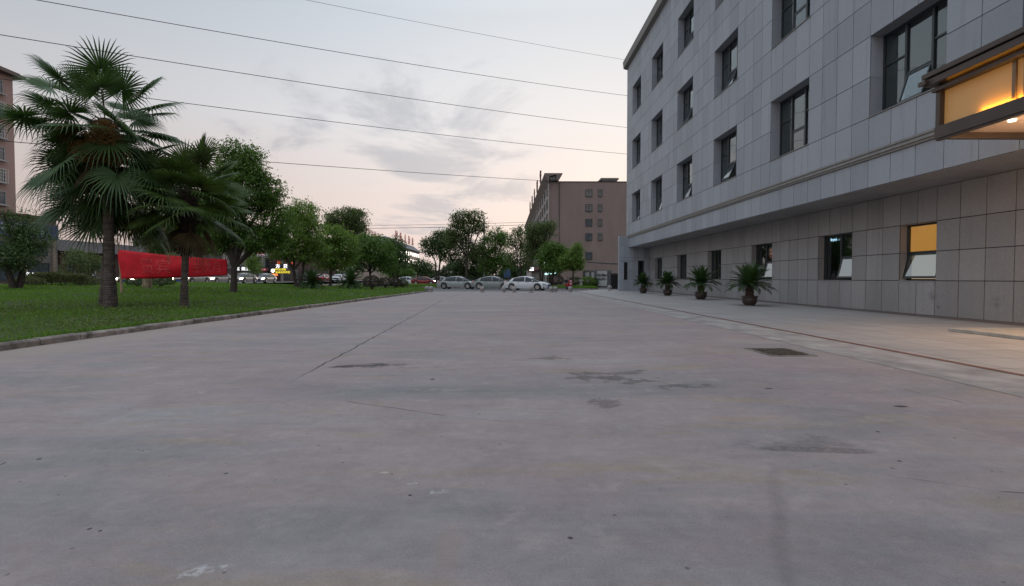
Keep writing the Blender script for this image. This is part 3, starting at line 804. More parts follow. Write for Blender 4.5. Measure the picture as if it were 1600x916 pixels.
for (yy) in (9.5, 7.6, 5.7, 3.8):
    for xx in (9.45, 10.7):
        d = MB().lathe([(.0, 0), (.06, 0), (.06, .02), (.0, .02)], (xx, yy, 4.078), 14).build('downlight', mat('downlight_glow', (1, .9, .7), .5, emit=(1, .8, .5), es=14), can)
def lamp(typ, loc, energy, col, rot=(0, 0, 0), **kw):
    l = bpy.data.lights.new('canopy_light', typ); l.energy = energy; l.color = col
    for k, v in kw.items(): setattr(l, k, v)
    o = bpy.data.objects.new('canopy_light', l); COL.objects.link(o); o.parent = can; o.location = Vector(loc)-Vector((10, 6, 4)); o.rotation_euler = rot; return o
for yy in (9.3, 6.8, 4.0, 1.8):
    lamp('SPOT', (10.2, yy, 4.05), 330, (1, .62, .34), spot_size=R(150), spot_blend=.9, shadow_soft_size=.25)
lamp('POINT', (9.9, 9.0, 3.3), 95, (1, .6, .32), shadow_soft_size=.3)
lamp('AREA', (CX+.06, 5.4, 4.25), 42, (1, .42, .05), rot=(0, R(180+14), 0), shape='RECTANGLE', size=.03, size_y=8.2)
mb = MB(); mb.box(9.75, 11.2, 9.0, 12.4, ZS-.06, ZS-.015)
# low entrance platform
mb = MB(); mb.box(9.6, 13.1, 0, 10.95, .005, .075); plat = mb.build('entrance_platform', mat('platform_stone', (.34, .32, .29), .6, var=.2, scale=4), None, bevel=.008)
tag(plat, 'low pale stone entrance platform in front of the granite wall under the canopy', 'platform')

# drain cover in the road
q = [gp(1166, 546), gp(1222, 546), gp(1250, 556), gp(1206, 558)]
dc = thing('drain_cover', 'rusty dark drain cover sunk in a chipped square of the concrete road', 'drain cover', (4.2, 7.9, 0))
MB().box(3.92, 4.62, 7.45, 8.35, .001, .006).build('frame', mat('chipped_cement', (.15, .135, .115), .95, var=.5, scale=9, bump=.5), dc)
mb = MB()
for i in range(7): mb.box(4.0+i*.078, 4.065+i*.078, 7.55, 8.22, .006, .014)
mb.box(4.0, 4.54, 7.70, 7.74, .0145, .018); mb.box(4.0, 4.54, 8.0, 8.04, .0145, .018)
mb.build('grate', mat('rusty_iron', (.06, .045, .03), .8, metal=.2, var=.5, scale=12), dc)

# ================================================================== POTTED SAGO PALMS
M_sago = leafmat('sago_leaf', (0.0205, 0.0498, 0.0176), (0.0659, 0.1244, 0.0322), .15, .4)
M_bark = mat('sago_bark', (.075, .055, .04), .95, var=.5, scale=20, bump=1.0, bscale=30)
M_pot = mat('brown_glazed_pot', (.055, .04, .033), .35, var=.2, scale=6)
def sago_mesh(nf, Lf, seed, z0, rise=(5, 75), dens=46, wl=.014):
    rg = np.random.default_rng(seed); C = []; U = []; V = []; L = []; RV = []; RQ = []; off = 0
    for i in range(nf):
        az = i*2.39996+rg.normal(0, .12); el = R(rise[1]-(rise[1]-rise[0])*(i/nf)+rg.normal(0, 4)); ll = Lf*rg.uniform(.85, 1.08)
        d = np.array([math.cos(az)*math.cos(el), math.sin(az)*math.cos(el), math.sin(el)]); p = np.array([0, 0, z0]); n = 14; pts = [p.copy()]
        for k in range(n):
            d = d+np.array([0, 0, -.075*math.cos(el)-.03]); d /= np.linalg.norm(d); p = p+d*ll/n; pts.append(p.copy())
        pts = np.array(pts)
        side0 = np.cross(d, [0, 0, 1]); side0 /= np.linalg.norm(side0)+1e-9
        w = np.linspace(.012, .003, n+1)[:, None]
        a = pts+side0*w; b = pts-side0*w; c = pts+np.array([0, 0, 1])*w
        RV.append(np.stack([a, c, b], 1).reshape(-1, 3))
        for k in range(n):
            o = off+k*3; RQ += [(o, o+3, o+4, o+1), (o+1, o+4, o+5, o+2)]
        off += (n+1)*3
        tt = np.linspace(.13, .99, dens)
        for s in (-1, 1):
            x = tt*n; k = np.minimum(x.astype(int), n-1); fr = (x-k)[:, None]
            pp = pts[k]*(1-fr)+pts[k+1]*fr; dd = norm(pts[k+1]-pts[k]); sd = norm(np.cross(dd, np.tile([0, 0, 1.0], (dens, 1)))); up = np.cross(sd, dd)
            u = norm(sd*s+dd*.55+up*.38+rg.normal(0, .05, (dens, 3)))
            C.append(pp); U.append(u); V.append(norm(np.cross(u, up)))
            L.append(.17*Lf/1.1*np.sin(np.clip(tt*1.05, 0, 1)*np.pi*.93+.2)**.6+.02)
    C = np.concatenate(C); U = np.concatenate(U); V = np.concatenate(V); L = np.nan_to_num(np.concatenate(L), nan=.04)
    P, q = leaf_verts(C, U, V, L, wl, bend=.12)
    return np_mesh('fronds', np.concatenate([P, np.array(np.concatenate(RV))]), np.concatenate([q, np.array(RQ)+len(P)]))
def potted(x, y, s, label, seed, L=1.15, rs=1.0):
    t_ = thing('potted_sago_palm', label, 'potted plant', (x, y, 0), 'potted sago palms along the wall', rz=seed*1.3)
    pr = .31*s*rs; ph = .42*s
    prof = [(.0, 0), (pr*.58, 0), (pr*.62, .02), (pr*.84, ph*.22), (pr*.97, ph*.45), (pr*1.0, ph*.68), (pr*.95, ph*.85), (pr*1.06, ph*.88), (pr*1.06, ph*.96), (pr*.95, ph*.97), (pr*.91, ph*.85), (0, ph*.83)]
    MB().lathe(prof, (0, 0, 0), 28).build('pot', M_pot, t_, local=True, smooth=True)
    mb = MB(); th = .42*s
    mb.tube([(0, 0, ph*.8), (0, 0, ph*.8+th*.5), (0, 0, ph*.8+th)], [.15*s, .16*s, .11*s], 12)
    for k in range(150):
        a = k*2.4; zz = ph*.82+th*k/150; r0 = .145*s
        mb.prism([(math.cos(a)*r0, math.sin(a)*r0, zz), (math.cos(a+.22)*r0, math.sin(a+.22)*r0, zz), (math.cos(a+.11)*(r0+.035*s), math.sin(a+.11)*(r0+.035*s), zz+.05*s)], (0, 0, .018))
    mb.build('trunk', M_bark, t_, local=True)
    me = sago_mesh(62, L*s, seed, ph*.8+th, (20, 82), 58, .020)
    link_mesh('fronds', me, M_sago, t_, local=True)
    return t_
for (px, py, s, L, lab, sd) in ((1171, 477.5, 1.0, 1.15, 'largest potted sago palm in a round brown pot, nearest to the camera', 1),
                                (1095, 468, 1.02, 1.12, 'potted sago palm standing second in the row, beside the biggest one', 2),
                                (1043, 462, .98, 1.0, 'potted sago palm standing third in the row along the granite wall', 3),
                                (1005, 458.5, .95, .98, 'farthest potted sago palm, beside the annex corner of the grey building', 4)):
    g_ = gp(px, py); potted(g_.x, g_.y, s, lab, sd, L)

# ================================================================== FAN PALMS
M_fan = leafmat('fan_palm_leaf', (0.0257, 0.0569, 0.0214), (0.0899, 0.161, 0.0461), .18, .45)
M_fand = leafmat('dry_palm_leaf', (.06, .045, .02), (.15, .11, .05), .1, .8)
M_fibre = mat('palm_fibre', (.05, .035, .026), 1.0, var=.5, scale=8, bump=1.0, bscale=25, island=.3)
M_ptrunk = mat('palm_trunk_rings', (.085, .07, .06), .95, var=.4, scale=6, bump=.8, bscale=18, island=.35)
M_fruit = leafmat('palm_fruit', (0.117, 0.065, 0.0195), (0.338, 0.195, 0.0585), .1, .7)
def fan_leaf(rg, base, az, el, pl, Rf, droop, nseg=38, spread=150):
    """returns verts, tris for one fan leaf with petiole"""
    d = np.array([math.cos(az)*math.cos(el), math.sin(az)*math.cos(el), math.sin(el)])
    p = np.array(base, float); pts = [p.copy()]; n = 6
    for k in range(n):
        d = d+np.array([0, 0, -.06]); d /= np.linalg.norm(d); p = p+d*pl/n; pts.append(p.copy())
    pts = np.array(pts); side = np.cross(d, [0, 0, 1.0]); side /= np.linalg.norm(side)+1e-9; up = np.cross(side, d)
    roll = rg.normal(0, .35); side, up = side*math.cos(roll)+up*math.sin(roll), up*math.cos(roll)-side*math.sin(roll)
    V = []; T = []
    w = .014
    for k in range(n+1): V += [pts[k]+side*w, pts[k]+up*w, pts[k]-side*w]
    for k in range(n):
        o = k*3; T += [(o, o+3, o+4), (o, o+4, o+1), (o+1, o+4, o+5), (o+1, o+5, o+2), (o+2, o+5, o+3), (o+2, o+3, o)]
    h = pts[-1]; sp = R(spread); da = 2*sp/nseg
    for s in range(nseg):
        a = -sp+da*(s+.5)+rg.normal(0, .012); L = Rf*(.72+.28*math.cos(a*.5))*rg.uniform(.93, 1.05)
        u = d*math.cos(a)+side*math.sin(a)+up*.10; u /= np.linalg.norm(u); v = -d*math.sin(a)+side*math.cos(a)
        o = len(V); fold = up*.022
        st = [(.03, .004, 0), (.30, da*.30*.52, .015), (.52, da*.52*.40, .05), (.8, .012*Rf, .15), (1.0, .002, .30+rg.uniform(0, .25))]
        for (r, ww, dr) in st:
            c = h+u*L*r+np.array([0, 0, -1.0])*dr*droop*L
            V += [c+v*ww*(1 if r > .4 else Rf), c+fold*min(1, (1-r)*2), c-v*ww*(1 if r > .4 else Rf)]
        for k in range(len(st)-1):
            b = o+k*3; T += [(b, b+3, b+4), (b, b+4, b+1), (b+1, b+4, b+5), (b+1, b+5, b+2)]
    return V, T
def fan_palm(label, bx, by, bz, top, seed, lean=(0, 0), rt=.17, Rf=.95, nleaf=44, fruit=None, el=(85, -62), pl=(.9, 1.2), shag=2.2, drp=1.0, dead=9, lm=None):
    rg = np.random.default_rng(seed)
    P = thing('fan_palm', label, 'palm tree', (bx, by, bz-.05), 'fan palms on the lawn')
    C = Vector((bx+lean[0], by+lean[1], top)); n = 26; pts = []; rad = []
    for i in range(n+1):
        f = i/n; pts.append((bx+lean[0]*f**1.4, by+lean[1]*f**1.4, bz-.05+(top-bz+.05)*f)); rad.append(rt*(1.25-.35*min(f*5, 1))*(1.0+.06*(i % 2)))
    tr = MB(); tr.tube(pts, rad, 14)
    H = top-bz
    # ring scars
    k = 0.0
    while k < H-shag*.6:
        f = k/H; c = (bx+lean[0]*f**1.4, by+lean[1]*f**1.4, bz+k); r0 = rt*(1.25-.35*min(f*5, 1))
        tr.lathe([(r0*.9, 0), (r0*1.10+rg.uniform(0, .012), .012), (r0*1.04, .045), (r0*.9, .05)], c, 14); k += rg.uniform(.06, .10)
    tr.build('trunk', M_ptrunk, P)
    # fibrous upper trunk
    m = 2600; f = rg.uniform(0, 1, m)**.8; zz = top-shag*(1-f); fr = np.clip((zz-bz)/H, 0, 1)
    a = rg.uniform(0, 2*np.pi, m); rr = rt*(1.0+1.0*f**.7)*rg.uniform(.7, 1.1, m)
    Cc = np.stack([bx+lean[0]*fr**1.4+rr*np.cos(a), by+lean[1]*fr**1.4+rr*np.sin(a), zz], 1)
    U = norm(np.stack([np.cos(a)*.5, np.sin(a)*.5, rg.normal(-.8, .5, m)], 1)+rg.normal(0, .2, (m, 3))); V = norm(np.cross(U, np.stack([np.cos(a), np.sin(a), np.zeros(m)], 1)))
    q1, q2 = leaf_verts(Cc, U, V, rg.uniform(.12, .32, m), rg.uniform(.02, .05, m))
    core = MB(); cp = []; cr = []
    for i in range(7):
        ff = 1-(shag*(1-i/6))/H; cp.append((bx+lean[0]*ff**1.4, by+lean[1]*ff**1.4, bz+H*ff)); cr.append(rt*(.95+.85*(i/6)**.7) if i < 6 else rt*.9)
    core.tube(cp, cr, 12); nv = np.array(core.v); nt = np.array([f_ for f_ in core.f if len(f_) == 4])
    link_mesh('fibre', np_mesh('fibre', np.concatenate([q1, nv]), np.concatenate([q2, nt+len(q1)])), M_fibre, P)
    VV = []; TT = []; off = 0; VD = []; TD = []; offd = 0
    for i in range(nleaf):
        f = (i+.5)/nleaf; az = i*2.39996+rg.normal(0, .2); e = R(el[0]+(el[1]-el[0])*f**.85+rg.normal(0, 6))
        base = (C.x+math.cos(az)*rt*.8, C.y+math.sin(az)*rt*.8, C.z-.9*f)
        dr = (.2+.9*f+rg.uniform(-.1, .45))*drp
        v, tt = fan_leaf(rg, base, az, e, rg.uniform(*pl), Rf*rg.uniform(.85, 1.12), dr, nseg=38)
        VV += v; TT += [(x+off, y+off, z_+off) for x, y, z_ in tt]; off = len(VV)
    for i in range(dead):
        az = i*2.4+.5; v, tt = fan_leaf(rg, (C.x+math.cos(az)*rt, C.y+math.sin(az)*rt, C.z-.9-rg.uniform(0, .5)), az, R(-55+rg.normal(0, 8)), .55, Rf*.8, 1.6, nseg=22, spread=80)
        VD += v; TD += [(x+offd, y+offd, z_+offd) for x, y, z_ in tt]; offd = len(VD)
    link_mesh('crown', np_mesh('crown', np.array(VV), None, np.array(TT)), lm or M_fan, P)
    link_mesh('dead_fronds', np_mesh('dead_fronds', np.array(VD), None, np.array(TD)), M_fand, P)
    for (dx, dy, dz, r) in (fruit or []):
        m = 2400; g = rg.normal(0, 1, (m, 3)); g = norm(g)*rg.uniform(.25, 1, (m, 1))**.5*np.array([r, r, r*.75])
        Cc = g+np.array([C.x+dx, C.y+dy, C.z+dz]); U = norm(rg.normal(0, 1, (m, 3))); V = norm(np.cross(U, rg.normal(0, 1, (m, 3))))
        q1, q2 = leaf_verts(Cc, U, V, rg.uniform(.03, .06, m), rg.uniform(.02, .04, m))
        link_mesh('fruit_cluster', np_mesh('fruit_cluster', q1, q2), M_fruit, P)
    return P
def lawn_base(px, D):
    d = ray(px, 440); x = d.x*D/d.y; return x, D, lawnz(x, D)
b = lawn_base(172, 17.4); fan_palm('tall fan palm with orange brown fruit clusters, its ringed trunk nearest the kerb', b[0], b[1], b[2], dp(150, 186, 17.6).z, 11, lean=(-.18, .2), rt=.165, Rf=1.16, nleaf=44,
    fruit=[(-.55, -.7, -.75, .5), (.55, -.8, -.85, .5), (.75, -.6, -1.35, .5), (.0, -.8, -1.3, .5), (.35, -.5, -.45, .35)], pl=(.7, 1.95), el=(68, -40), dead=6)
b = lawn_base(163, 18.3); fan_palm('shorter fan palm with drooping fronds growing close behind the tallest palm', b[0], b[1], b[2], dp(166, 268, 19.0).z, 12, lean=(.1, .5), rt=.15, Rf=1.15, nleaf=38, pl=(.9, 1.7), el=(35, -45), drp=.9, dead=4)
b = lawn_base(287, 18.2); fan_palm('slim fan palm standing in front of the red banner', b[0], b[1], b[2], dp(300, 292, 18.2).z, 13, lean=(.25, 0), rt=.115, Rf=.98, nleaf=38, pl=(.65, 1.25), el=(82, -14), shag=2.3, drp=.75, dead=4, lm=leafmat('light_fan_palm_leaf', (0.0312, 0.0605, 0.016), (0.1063, 0.165, 0.04), .25, .45))

# ================================================================== BROADLEAF TREES
M_leafA = leafmat('broad_leaves', (0.0445, 0.0982, 0.0226), (0.1609, 0.2669, 0.0488), .28)
M_leafB = leafmat('light_broad_leaves', (0.0689, 0.1326, 0.0282), (0.2256, 0.3317, 0.0644), .30)
M_leafC = leafmat('dark_broad_leaves', (0.0299, 0.0634, 0.0227), (0.0966, 0.1547, 0.0418), .22)
M_leafD = leafmat('grey_green_leaves', (0.0565, 0.0894, 0.0358), (0.1602, 0.2031, 0.0715), .3)
M_wood = mat('tree_bark', (.06, .048, .04), .95, var=.4, scale=9, bump=1.0, bscale=18)
M_woodt = mat('tan_bark', (.26, .20, .13), .95, var=.45, scale=6, bump=.8, bscale=14)
def tree(label, px, D, bz, lobes, tr, leaf, ncl, per, m, seed, wood=None, stems=1, group='trees', name='broadleaf_tree', fork=None, clr=None, cat='tree'):
    """lobes: ellipses (px,py,rx,ry) seen at distance D -> real ellipsoids of the same depth as width"""
    rg = np.random.default_rng(seed); s = D/FPX
    b = dp(px, 440, D); base = Vector((b.x, D, bz-.06))
    T = thing(name, label, cat, base, group)
    LB = []
    for (cx_, cy_, rx, ry) in lobes:
        c = dp(cx_, cy_, D); LB.append((Vector((c.x, D+rg.uniform(-.5, .5)*rx*s, c.z)), rx*s, rx*s*.95, ry*s))
    zmin = min(l[0].z-l[3] for l in LB); fz = fork if fork is not None else max(bz+.4, zmin-.1)
    w = MB(); top = Vector((sum(l[0].x for l in LB)/len(LB), D, max(l[0].z for l in LB)))
    for st in range(stems):
        a = 2*math.pi*st/max(stems, 1)+rg.uniform(0, 1); sp = tr*1.5 if stems > 1 else 0
        p0 = base+Vector((math.cos(a)*sp*.4, math.sin(a)*sp*.4, 0)); fk = Vector((base.x+(top.x-base.x)*.12+math.cos(a)*sp*1.6, D+math.sin(a)*sp*1.6, fz))
        mid = (p0+fk)/2+Vector((rg.uniform(-.3, .3)*tr, 0, 0))*2
        w.tube([p0, p0+(mid-p0)*.1, mid, fk], [tr*1.5, tr*1.1, tr*.92, tr*.8], 10)
        for li, (c, rx, ry, rz) in enumerate(LB):
            if li % stems != st: continue
            q = fk.lerp(c, .5)+Vector((rg.normal(0, .12)*rx, rg.normal(0, .12)*rx, .12*rz)); w.tube([fk, q, c, c+Vector((0, 0, rz*.55))], [tr*.62, tr*.45, tr*.28, tr*.1], 7)
            for k in range(9):
                g = rg.normal(0, 1, 3); g /= np.linalg.norm(g); e = c+Vector((g[0]*rx*.85, g[1]*ry*.85, g[2]*rz*.85)); q0 = q.lerp(c, rg.uniform(.1, 1))
                w.tube([q0, q0.lerp(e, .5)+Vector((0, 0, .05*rz)), e], [tr*.2, tr*.13, tr*.04], 5, cap=False)
    w.build('trunk', wood or M_wood, T)
    vol = np.array([l[1]*l[2]*l[3] for l in LB])**.75; vol /= vol.sum(); CC = []; NN = []
    for (c, rx, ry, rz), f in zip(LB, vol):
        n = max(8, int(ncl*f*1.5)); g = norm(rg.normal(0, 1, (n, 3))); r = rg.uniform(.18, 1.0, (n, 1))**.42*rg.uniform(.85, 1.12, (n, 1)); CC.append(np.array(c)+g*r*np.array([rx, ry, rz])); NN.append(g)
    CC = np.concatenate(CC); NN = np.concatenate(NN); n = len(CC); cr = clr or leaf*2.3
    C2 = np.repeat(CC, per, 0); N2 = np.repeat(NN, per, 0); mm = len(C2)
    C2 = C2+rg.normal(0, 1, (mm, 3))*cr*np.array([1, 1, .62])*np.repeat(rg.uniform(.5, 1.25, n), per)[:, None]*.62
    U = norm(N2*.55+rg.normal(0, .75, (mm, 3))+np.array([0, 0, -.15])); V = norm(np.cross(U, np.array([0, 0, 1.0])+rg.normal(0, .55, (mm, 3))))
    sz = np.repeat(rg.uniform(.75, 1.25, n), per)*rg.uniform(.7, 1.2, mm)
    P, q = leaf_verts(C2, U, V, leaf*sz, leaf*.5*sz, bend=.15)
    link_mesh('crown', np_mesh('crown', P, q), m, T)
    return T
GL = 'trees along the lawn'; GF = 'trees across the side street'
tree('big dark broadleaf tree with tan trunk behind the palms and banner', 229, 34, .3, [(262, 350, 42, 40), (300, 372, 46, 26), (245, 378, 28, 18), (318, 330, 40, 36), (285, 318, 36, 30)], .26, .17, 620, 24, M_leafC, 21, wood=M_woodt, group=GL, fork=3.2)
tree('tall dense broadleaf tree at the right end of the red banner', 364, 30, lawnz(-16, 30), [(378, 300, 46, 42), (372, 252, 26, 28), (396, 262, 24, 30), (418, 300, 24, 26), (350, 335, 38, 42), (425, 345, 30, 34), (392, 370, 44, 22), (345, 382, 26, 18), (352, 285, 28, 28)], .19, .15, 1150, 26, M_leafA, 22, group=GL, fork=1.75)
tree('round green tree next along the lawn, behind the first sago palm', 466, 46, lawnz(-19, 46), [(470, 335, 26, 24), (455, 358, 30, 28), (486, 362, 24, 30), (440, 385, 22, 22), (466, 392, 34, 20), (495, 390, 18, 16)], .17, .19, 620, 24, M_leafB, 23, group=GL, stems=2, fork=1.9)
tree('bushy green tree between the two sago palms of the lawn', 516, 52, .45, [(520, 372, 24, 20), (538, 388, 22, 24), (508, 396, 22, 24), (532, 408, 22, 14)], .15, .21, 420, 22, M_leafB, 24, group=GL)
tree('tallest round crowned tree rising above the middle of the left tree row', 548, 74, .2, [(540, 343, 26, 17), (560, 345, 18, 19), (525, 352, 16, 15), (552, 368, 22, 18)], .22, .27, 420, 22, M_leafD, 25, group=GL)
tree('green tree left of the long pale building, behind the round shrubs', 578, 58, .3, [(572, 385, 26, 20), (592, 392, 26, 22), (562, 408, 24, 18), (600, 410, 22, 16)], .15, .23, 420, 22, M_leafA, 26, group=GL)
tree('narrow dark tree with reddish trunk in front of the long pale building', 618, 62, .2, [(613, 386, 17, 18), (620, 405, 17, 20), (606, 410, 16, 14)], .13, .22, 300, 20, M_leafC, 27, group=GL, stems=2)
tree('small dark leafy tree at the left edge beside the clipped hedge', 24, 29, .52, [(30, 348, 20, 20), (14, 375, 24, 26), (48, 372, 22, 22), (20, 405, 26, 20), (48, 402, 20, 18), (10, 340, 8, 10)], .14, .13, 420, 16, M_leafC, 28, group=GL, stems=4, fork=1.5, clr=.4)
# sparse street trees before the left shops
tree('thin olive tree before the brown roofed shop', 118, 50, .5, [(112, 402, 16, 14), (126, 410, 14, 14), (105, 418, 12, 10)], .07, .2, 90, 14, M_leafD, 31, group='street trees before the shops', stems=2, fork=2.0)
tree('sparse small tree between the left palm trunk and banner', 150, 52, .5, [(146, 408, 14, 14), (140, 420, 12, 10)], .07, .2, 70, 14, M_leafD, 32, group='street trees before the shops')
tree('slim young tree in front of the grey shop windows', 396, 60, .6, [(394, 400, 8, 12), (398, 416, 10, 12), (390, 412, 7, 10)], .05, .2, 90, 14, M_leafB, 33, group='street trees before the shops')
tree('light green young tree before the blank grey wall', 258, 58, .5, [(256, 385, 14, 11), (246, 378, 8, 8), (262, 398, 12, 10)], .06, .2, 100, 14, M_leafB, 34, group='street trees before the shops')
# across the side street
tree('wide dark tree leftmost of the group across the side street', 683, 74, .1, [(690, 374, 24, 15), (676, 386, 18, 15), (704, 392, 20, 18), (664, 380, 8, 8), (700, 368, 14, 10)], .15, .25, 380, 20, M_leafC, 41, group=GF, stems=2)
tree('tallest open crowned tree across the side street left of the pole', 729, 70, .1, [(722, 340, 15, 11), (742, 338, 12, 10), (712, 350, 10, 10), (733, 355, 16, 10), (752, 354, 9, 9), (716, 375, 16, 14), (742, 390, 16, 14), (704, 368, 9, 9)], .19, .25, 420, 17, M_leafD, 42, group=GF)
tree('bushy tree with low branches just right of the pole', 772, 72, .1, [(775, 368, 14, 12), (786, 375, 12, 12), (762, 385, 14, 16), (778, 400, 20, 16), (765, 415, 16, 14), (790, 410, 12, 14)], .15, .25, 420, 19, M_leafA, 43, group=GF, stems=2)
tree('low dark tree filling the gap under the tallest open tree', 745, 80, .1, [(735, 412, 20, 18), (755, 418, 18, 14), (720, 418, 14, 14), (748, 398, 14, 14)], .12, .28, 300, 20, M_leafC, 44, group=GF)
tree('see through slender tree at the far corner of the brown building', 812, 66, .1, [(812, 362, 10, 9), (806, 378, 13, 12), (822, 385, 13, 14), (808, 402, 13, 14), (824, 410, 12, 12)], .10, .23, 250, 15, M_leafD, 45, group=GF, stems=3)
tree('tall feathery tree hiding the facade of the brown building', 846, 62, .1, [(838, 356, 14, 10), (854, 360, 12, 12), (862, 352, 6, 8), (842, 375, 16, 14), (832, 392, 13, 14), (828, 368, 9, 9)], .12, .22, 330, 16, M_leafD, 46, group=GF, stems=2)
tree('round dense tree in front of the corner of the brown building', 862, 59, .1, [(866, 392, 16, 14), (856, 405, 16, 16), (876, 402, 14, 16), (868, 416, 16, 10)], .13, .21, 420, 20, M_leafA, 47, group=GF, stems=2)
tree('small bright green tree with pointed top before the brown side wall', 895, 57, .1, [(893, 406, 15, 13), (902, 393, 9, 10), (884, 412, 10, 10), (902, 412, 10, 11), (904, 385, 4, 5)], .09, .19, 360, 18, M_leafB, 48, group=GF)
tree('low round tree left of the wide dark tree far behind', 652, 105, .1, [(640, 420, 12, 9), (654, 416, 14, 11), (668, 420, 12, 10)], .15, .34, 240, 16, M_leafC, 49, group=GF)
tree('dark tree mass at the foot of the long pale building', 622, 100, .3, [(622, 424, 14, 9), (634, 426, 12, 8), (610, 426, 12, 8)], .15, .34, 200, 16, M_leafA, 50, group=GF)
tree('dim tree far off between the slender trees', 796, 110, .1, [(790, 424, 12, 9), (806, 426, 12, 8), (798, 414, 8, 9)], .15, .34, 200, 14, M_leafC, 51, group=GF)
# a far belt of woodland closing the view
rg = np.random.default_rng(5); m_ = 26000; x = rg.uniform(-95, 20, m_); hh = 5+2.2*np.sin(x*.21)+1.5*np.sin(x*.53+1)+rg.normal(0, .4, m_)
CC = np.stack([x, 225+rg.uniform(-7, 7, m_), rg.uniform(0, 1, m_)**.8*hh], 1); U = norm(rg.normal(0, 1, (m_, 3))); V = norm(np.cross(U, rg.normal(0, 1, (m_, 3))))
P, q = leaf_verts(CC, U, V, rg.uniform(.6, 1.2, m_), rg.uniform(.4, .8, m_))
o = link_mesh('distant_woodland', np_mesh('distant_woodland', P, q), leafmat('far_leaves', (.04, .06, .035), (.09, .12, .065), .2)); tag(o, 'low distant woodland closing the street on the horizon', 'woodland', kind='stuff')

# ------------------------------------------------------------------ shrubs, hedge, lawn sagos
def bush(label, px, D, bz, rx, rz, zc, m, seed, leaf=.08, n=2600, name='round_shrub', cat='shrub', group=None, stem=True, ry=None):
    rg = np.random.default_rng(seed); b = dp(px, 440, D); T = thing(name, label, cat, (b.x, D, bz), group)
    ry = ry or rx; g = norm(rg.normal(0, 1, (n, 3))); g[:, 2] = np.where(g[:, 2] < -.6, -.6, g[:, 2]); r = rg.uniform(.35, 1, (n, 1))**.35*(1+.10*np.sin(g[:, :1]*7+g[:, 1:2]*5))
    Cc = g*r*np.array([rx, ry, rz])+np.array([b.x, D, bz+zc]); U = norm(g*.8+rg.normal(0, .6, (n, 3))); V = norm(np.cross(U, rg.normal(0, 1, (n, 3))))
    P, q = leaf_verts(Cc, U, V, rg.uniform(.7, 1.3, n)*leaf, rg.uniform(.4, .6, n)*leaf)
    link_mesh('foliage', np_mesh('foliage', P, q), m, T)
    w = MB()
    for k in range(7):
        a = k*.9; w.tube([(b.x, D, bz-.05), (b.x+math.cos(a)*rx*.3, D+math.sin(a)*ry*.3, bz+zc*.7), (b.x+math.cos(a)*rx*.6, D+math.sin(a)*ry*.6, bz+zc+rz*.3)], [.03, .02, .008], 5)
    w.build('stem', M_wood, T); return T
M_purp = leafmat('purple_shrub_leaves', (.03, .03, .022), (.10, .075, .055), .15)
M_hedge = leafmat('hedge_leaves', (0.0345, 0.0517, 0.0172), (0.161, 0.1725, 0.0575), .2)
GS = 'round shrubs at the end of the lawn'
bush('round purple brown shrub, biggest of those at the lawn end', 581, 43, lawnz(-11, 43), .78, .55, .68, M_purp, 61, .09, 3400, group=GS)
bush('smaller purple shrub immediately right of the biggest one', 602, 50, .17, .62, .48, .58, M_purp, 62, .09, 2200, group=GS)
bush('low purple green shrub third from the left at the lawn end', 618, 51, .15, .62, .48, .58, M_purp, 63, .09, 2200, group=GS)
bush('rightmost round shrub at the tip of the lawn', 629, 52, .14, .55, .42, .50, M_hedge, 64, .09, 2000, group=GS)
GR = 'shrubs on the verge before the brown building'
bush('reddish round shrub under the round dense tree', 868, 58, .2, .95, .7, .75, M_purp, 65, .1, 2400, group=GR)
bush('dark green shrub behind the scooter', 898, 58, .2, .8, .5, .6, M_leafC, 66, .1, 2000, group=GR)
bush('spiky green shrub before the grey panels', 918, 57.5, .2, .9, .5, .6, M_leafB, 67, .12, 2000, group=GR)
bush('small dark shrub left of the white wall panel', 930, 57.5, .2, .4, .5, .5, M_leafC, 68, .1, 900, group=GR)
# clipped hedge
rg = np.random.default_rng(9); hb = dp(85, 445, 35.5)
H_ = thing('clipped_hedge', 'long low clipped hedge with yellowish tips on the left lawn', 'hedge', (hb.x, 35.5, .6))
n = 9000; u = rg.uniform(-1, 1, n); Cc = np.stack([hb.x+u*1.95, 35.5+rg.uniform(-.5, .5, n), .82+.72*rg.uniform(0, 1, n)**.6*(1-.35*u*u+.08*np.sin(u*9))], 1)
U = norm(rg.normal(0, 1, (n, 3))+np.array([0, -.2, .5])); V = norm(np.cross(U, rg.normal(0, 1, (n, 3)))); P, q = leaf_verts(Cc, U, V, rg.uniform(.07, .13, n), rg.uniform(.04, .07, n))
link_mesh('foliage', np_mesh('foliage', P, q), M_hedge, H_)
w = MB()
for k in range(34): xx = hb.x-1.8+k*.11; w.tube([(xx, 35.3+rg.uniform(0, .5), .52), (xx+rg.normal(0, .1), 35.5, 1.0)], [.015, .01], 5)
w.build('stem', M_wood, H_)
rg = np.random.default_rng(19); hb = dp(240, 440, 36)
for (pxa, lab, sd) in ((215, 'low dark hedge clump under the left end of the red banner', 71), (252, 'low dark hedge clump under the middle of the red banner', 72), (44, 'thin yellowish shrub between the edge tree and the hedge', 73), (136, 'small olive shrub at the right end of the clipped hedge', 74)):
    bush(lab, pxa, 37 if pxa > 100 else 34, .55, .8, .32, .38, M_leafC if pxa > 200 else M_hedge, sd, .1, 1500, name='low_shrub', group='low shrubs on the left lawn')
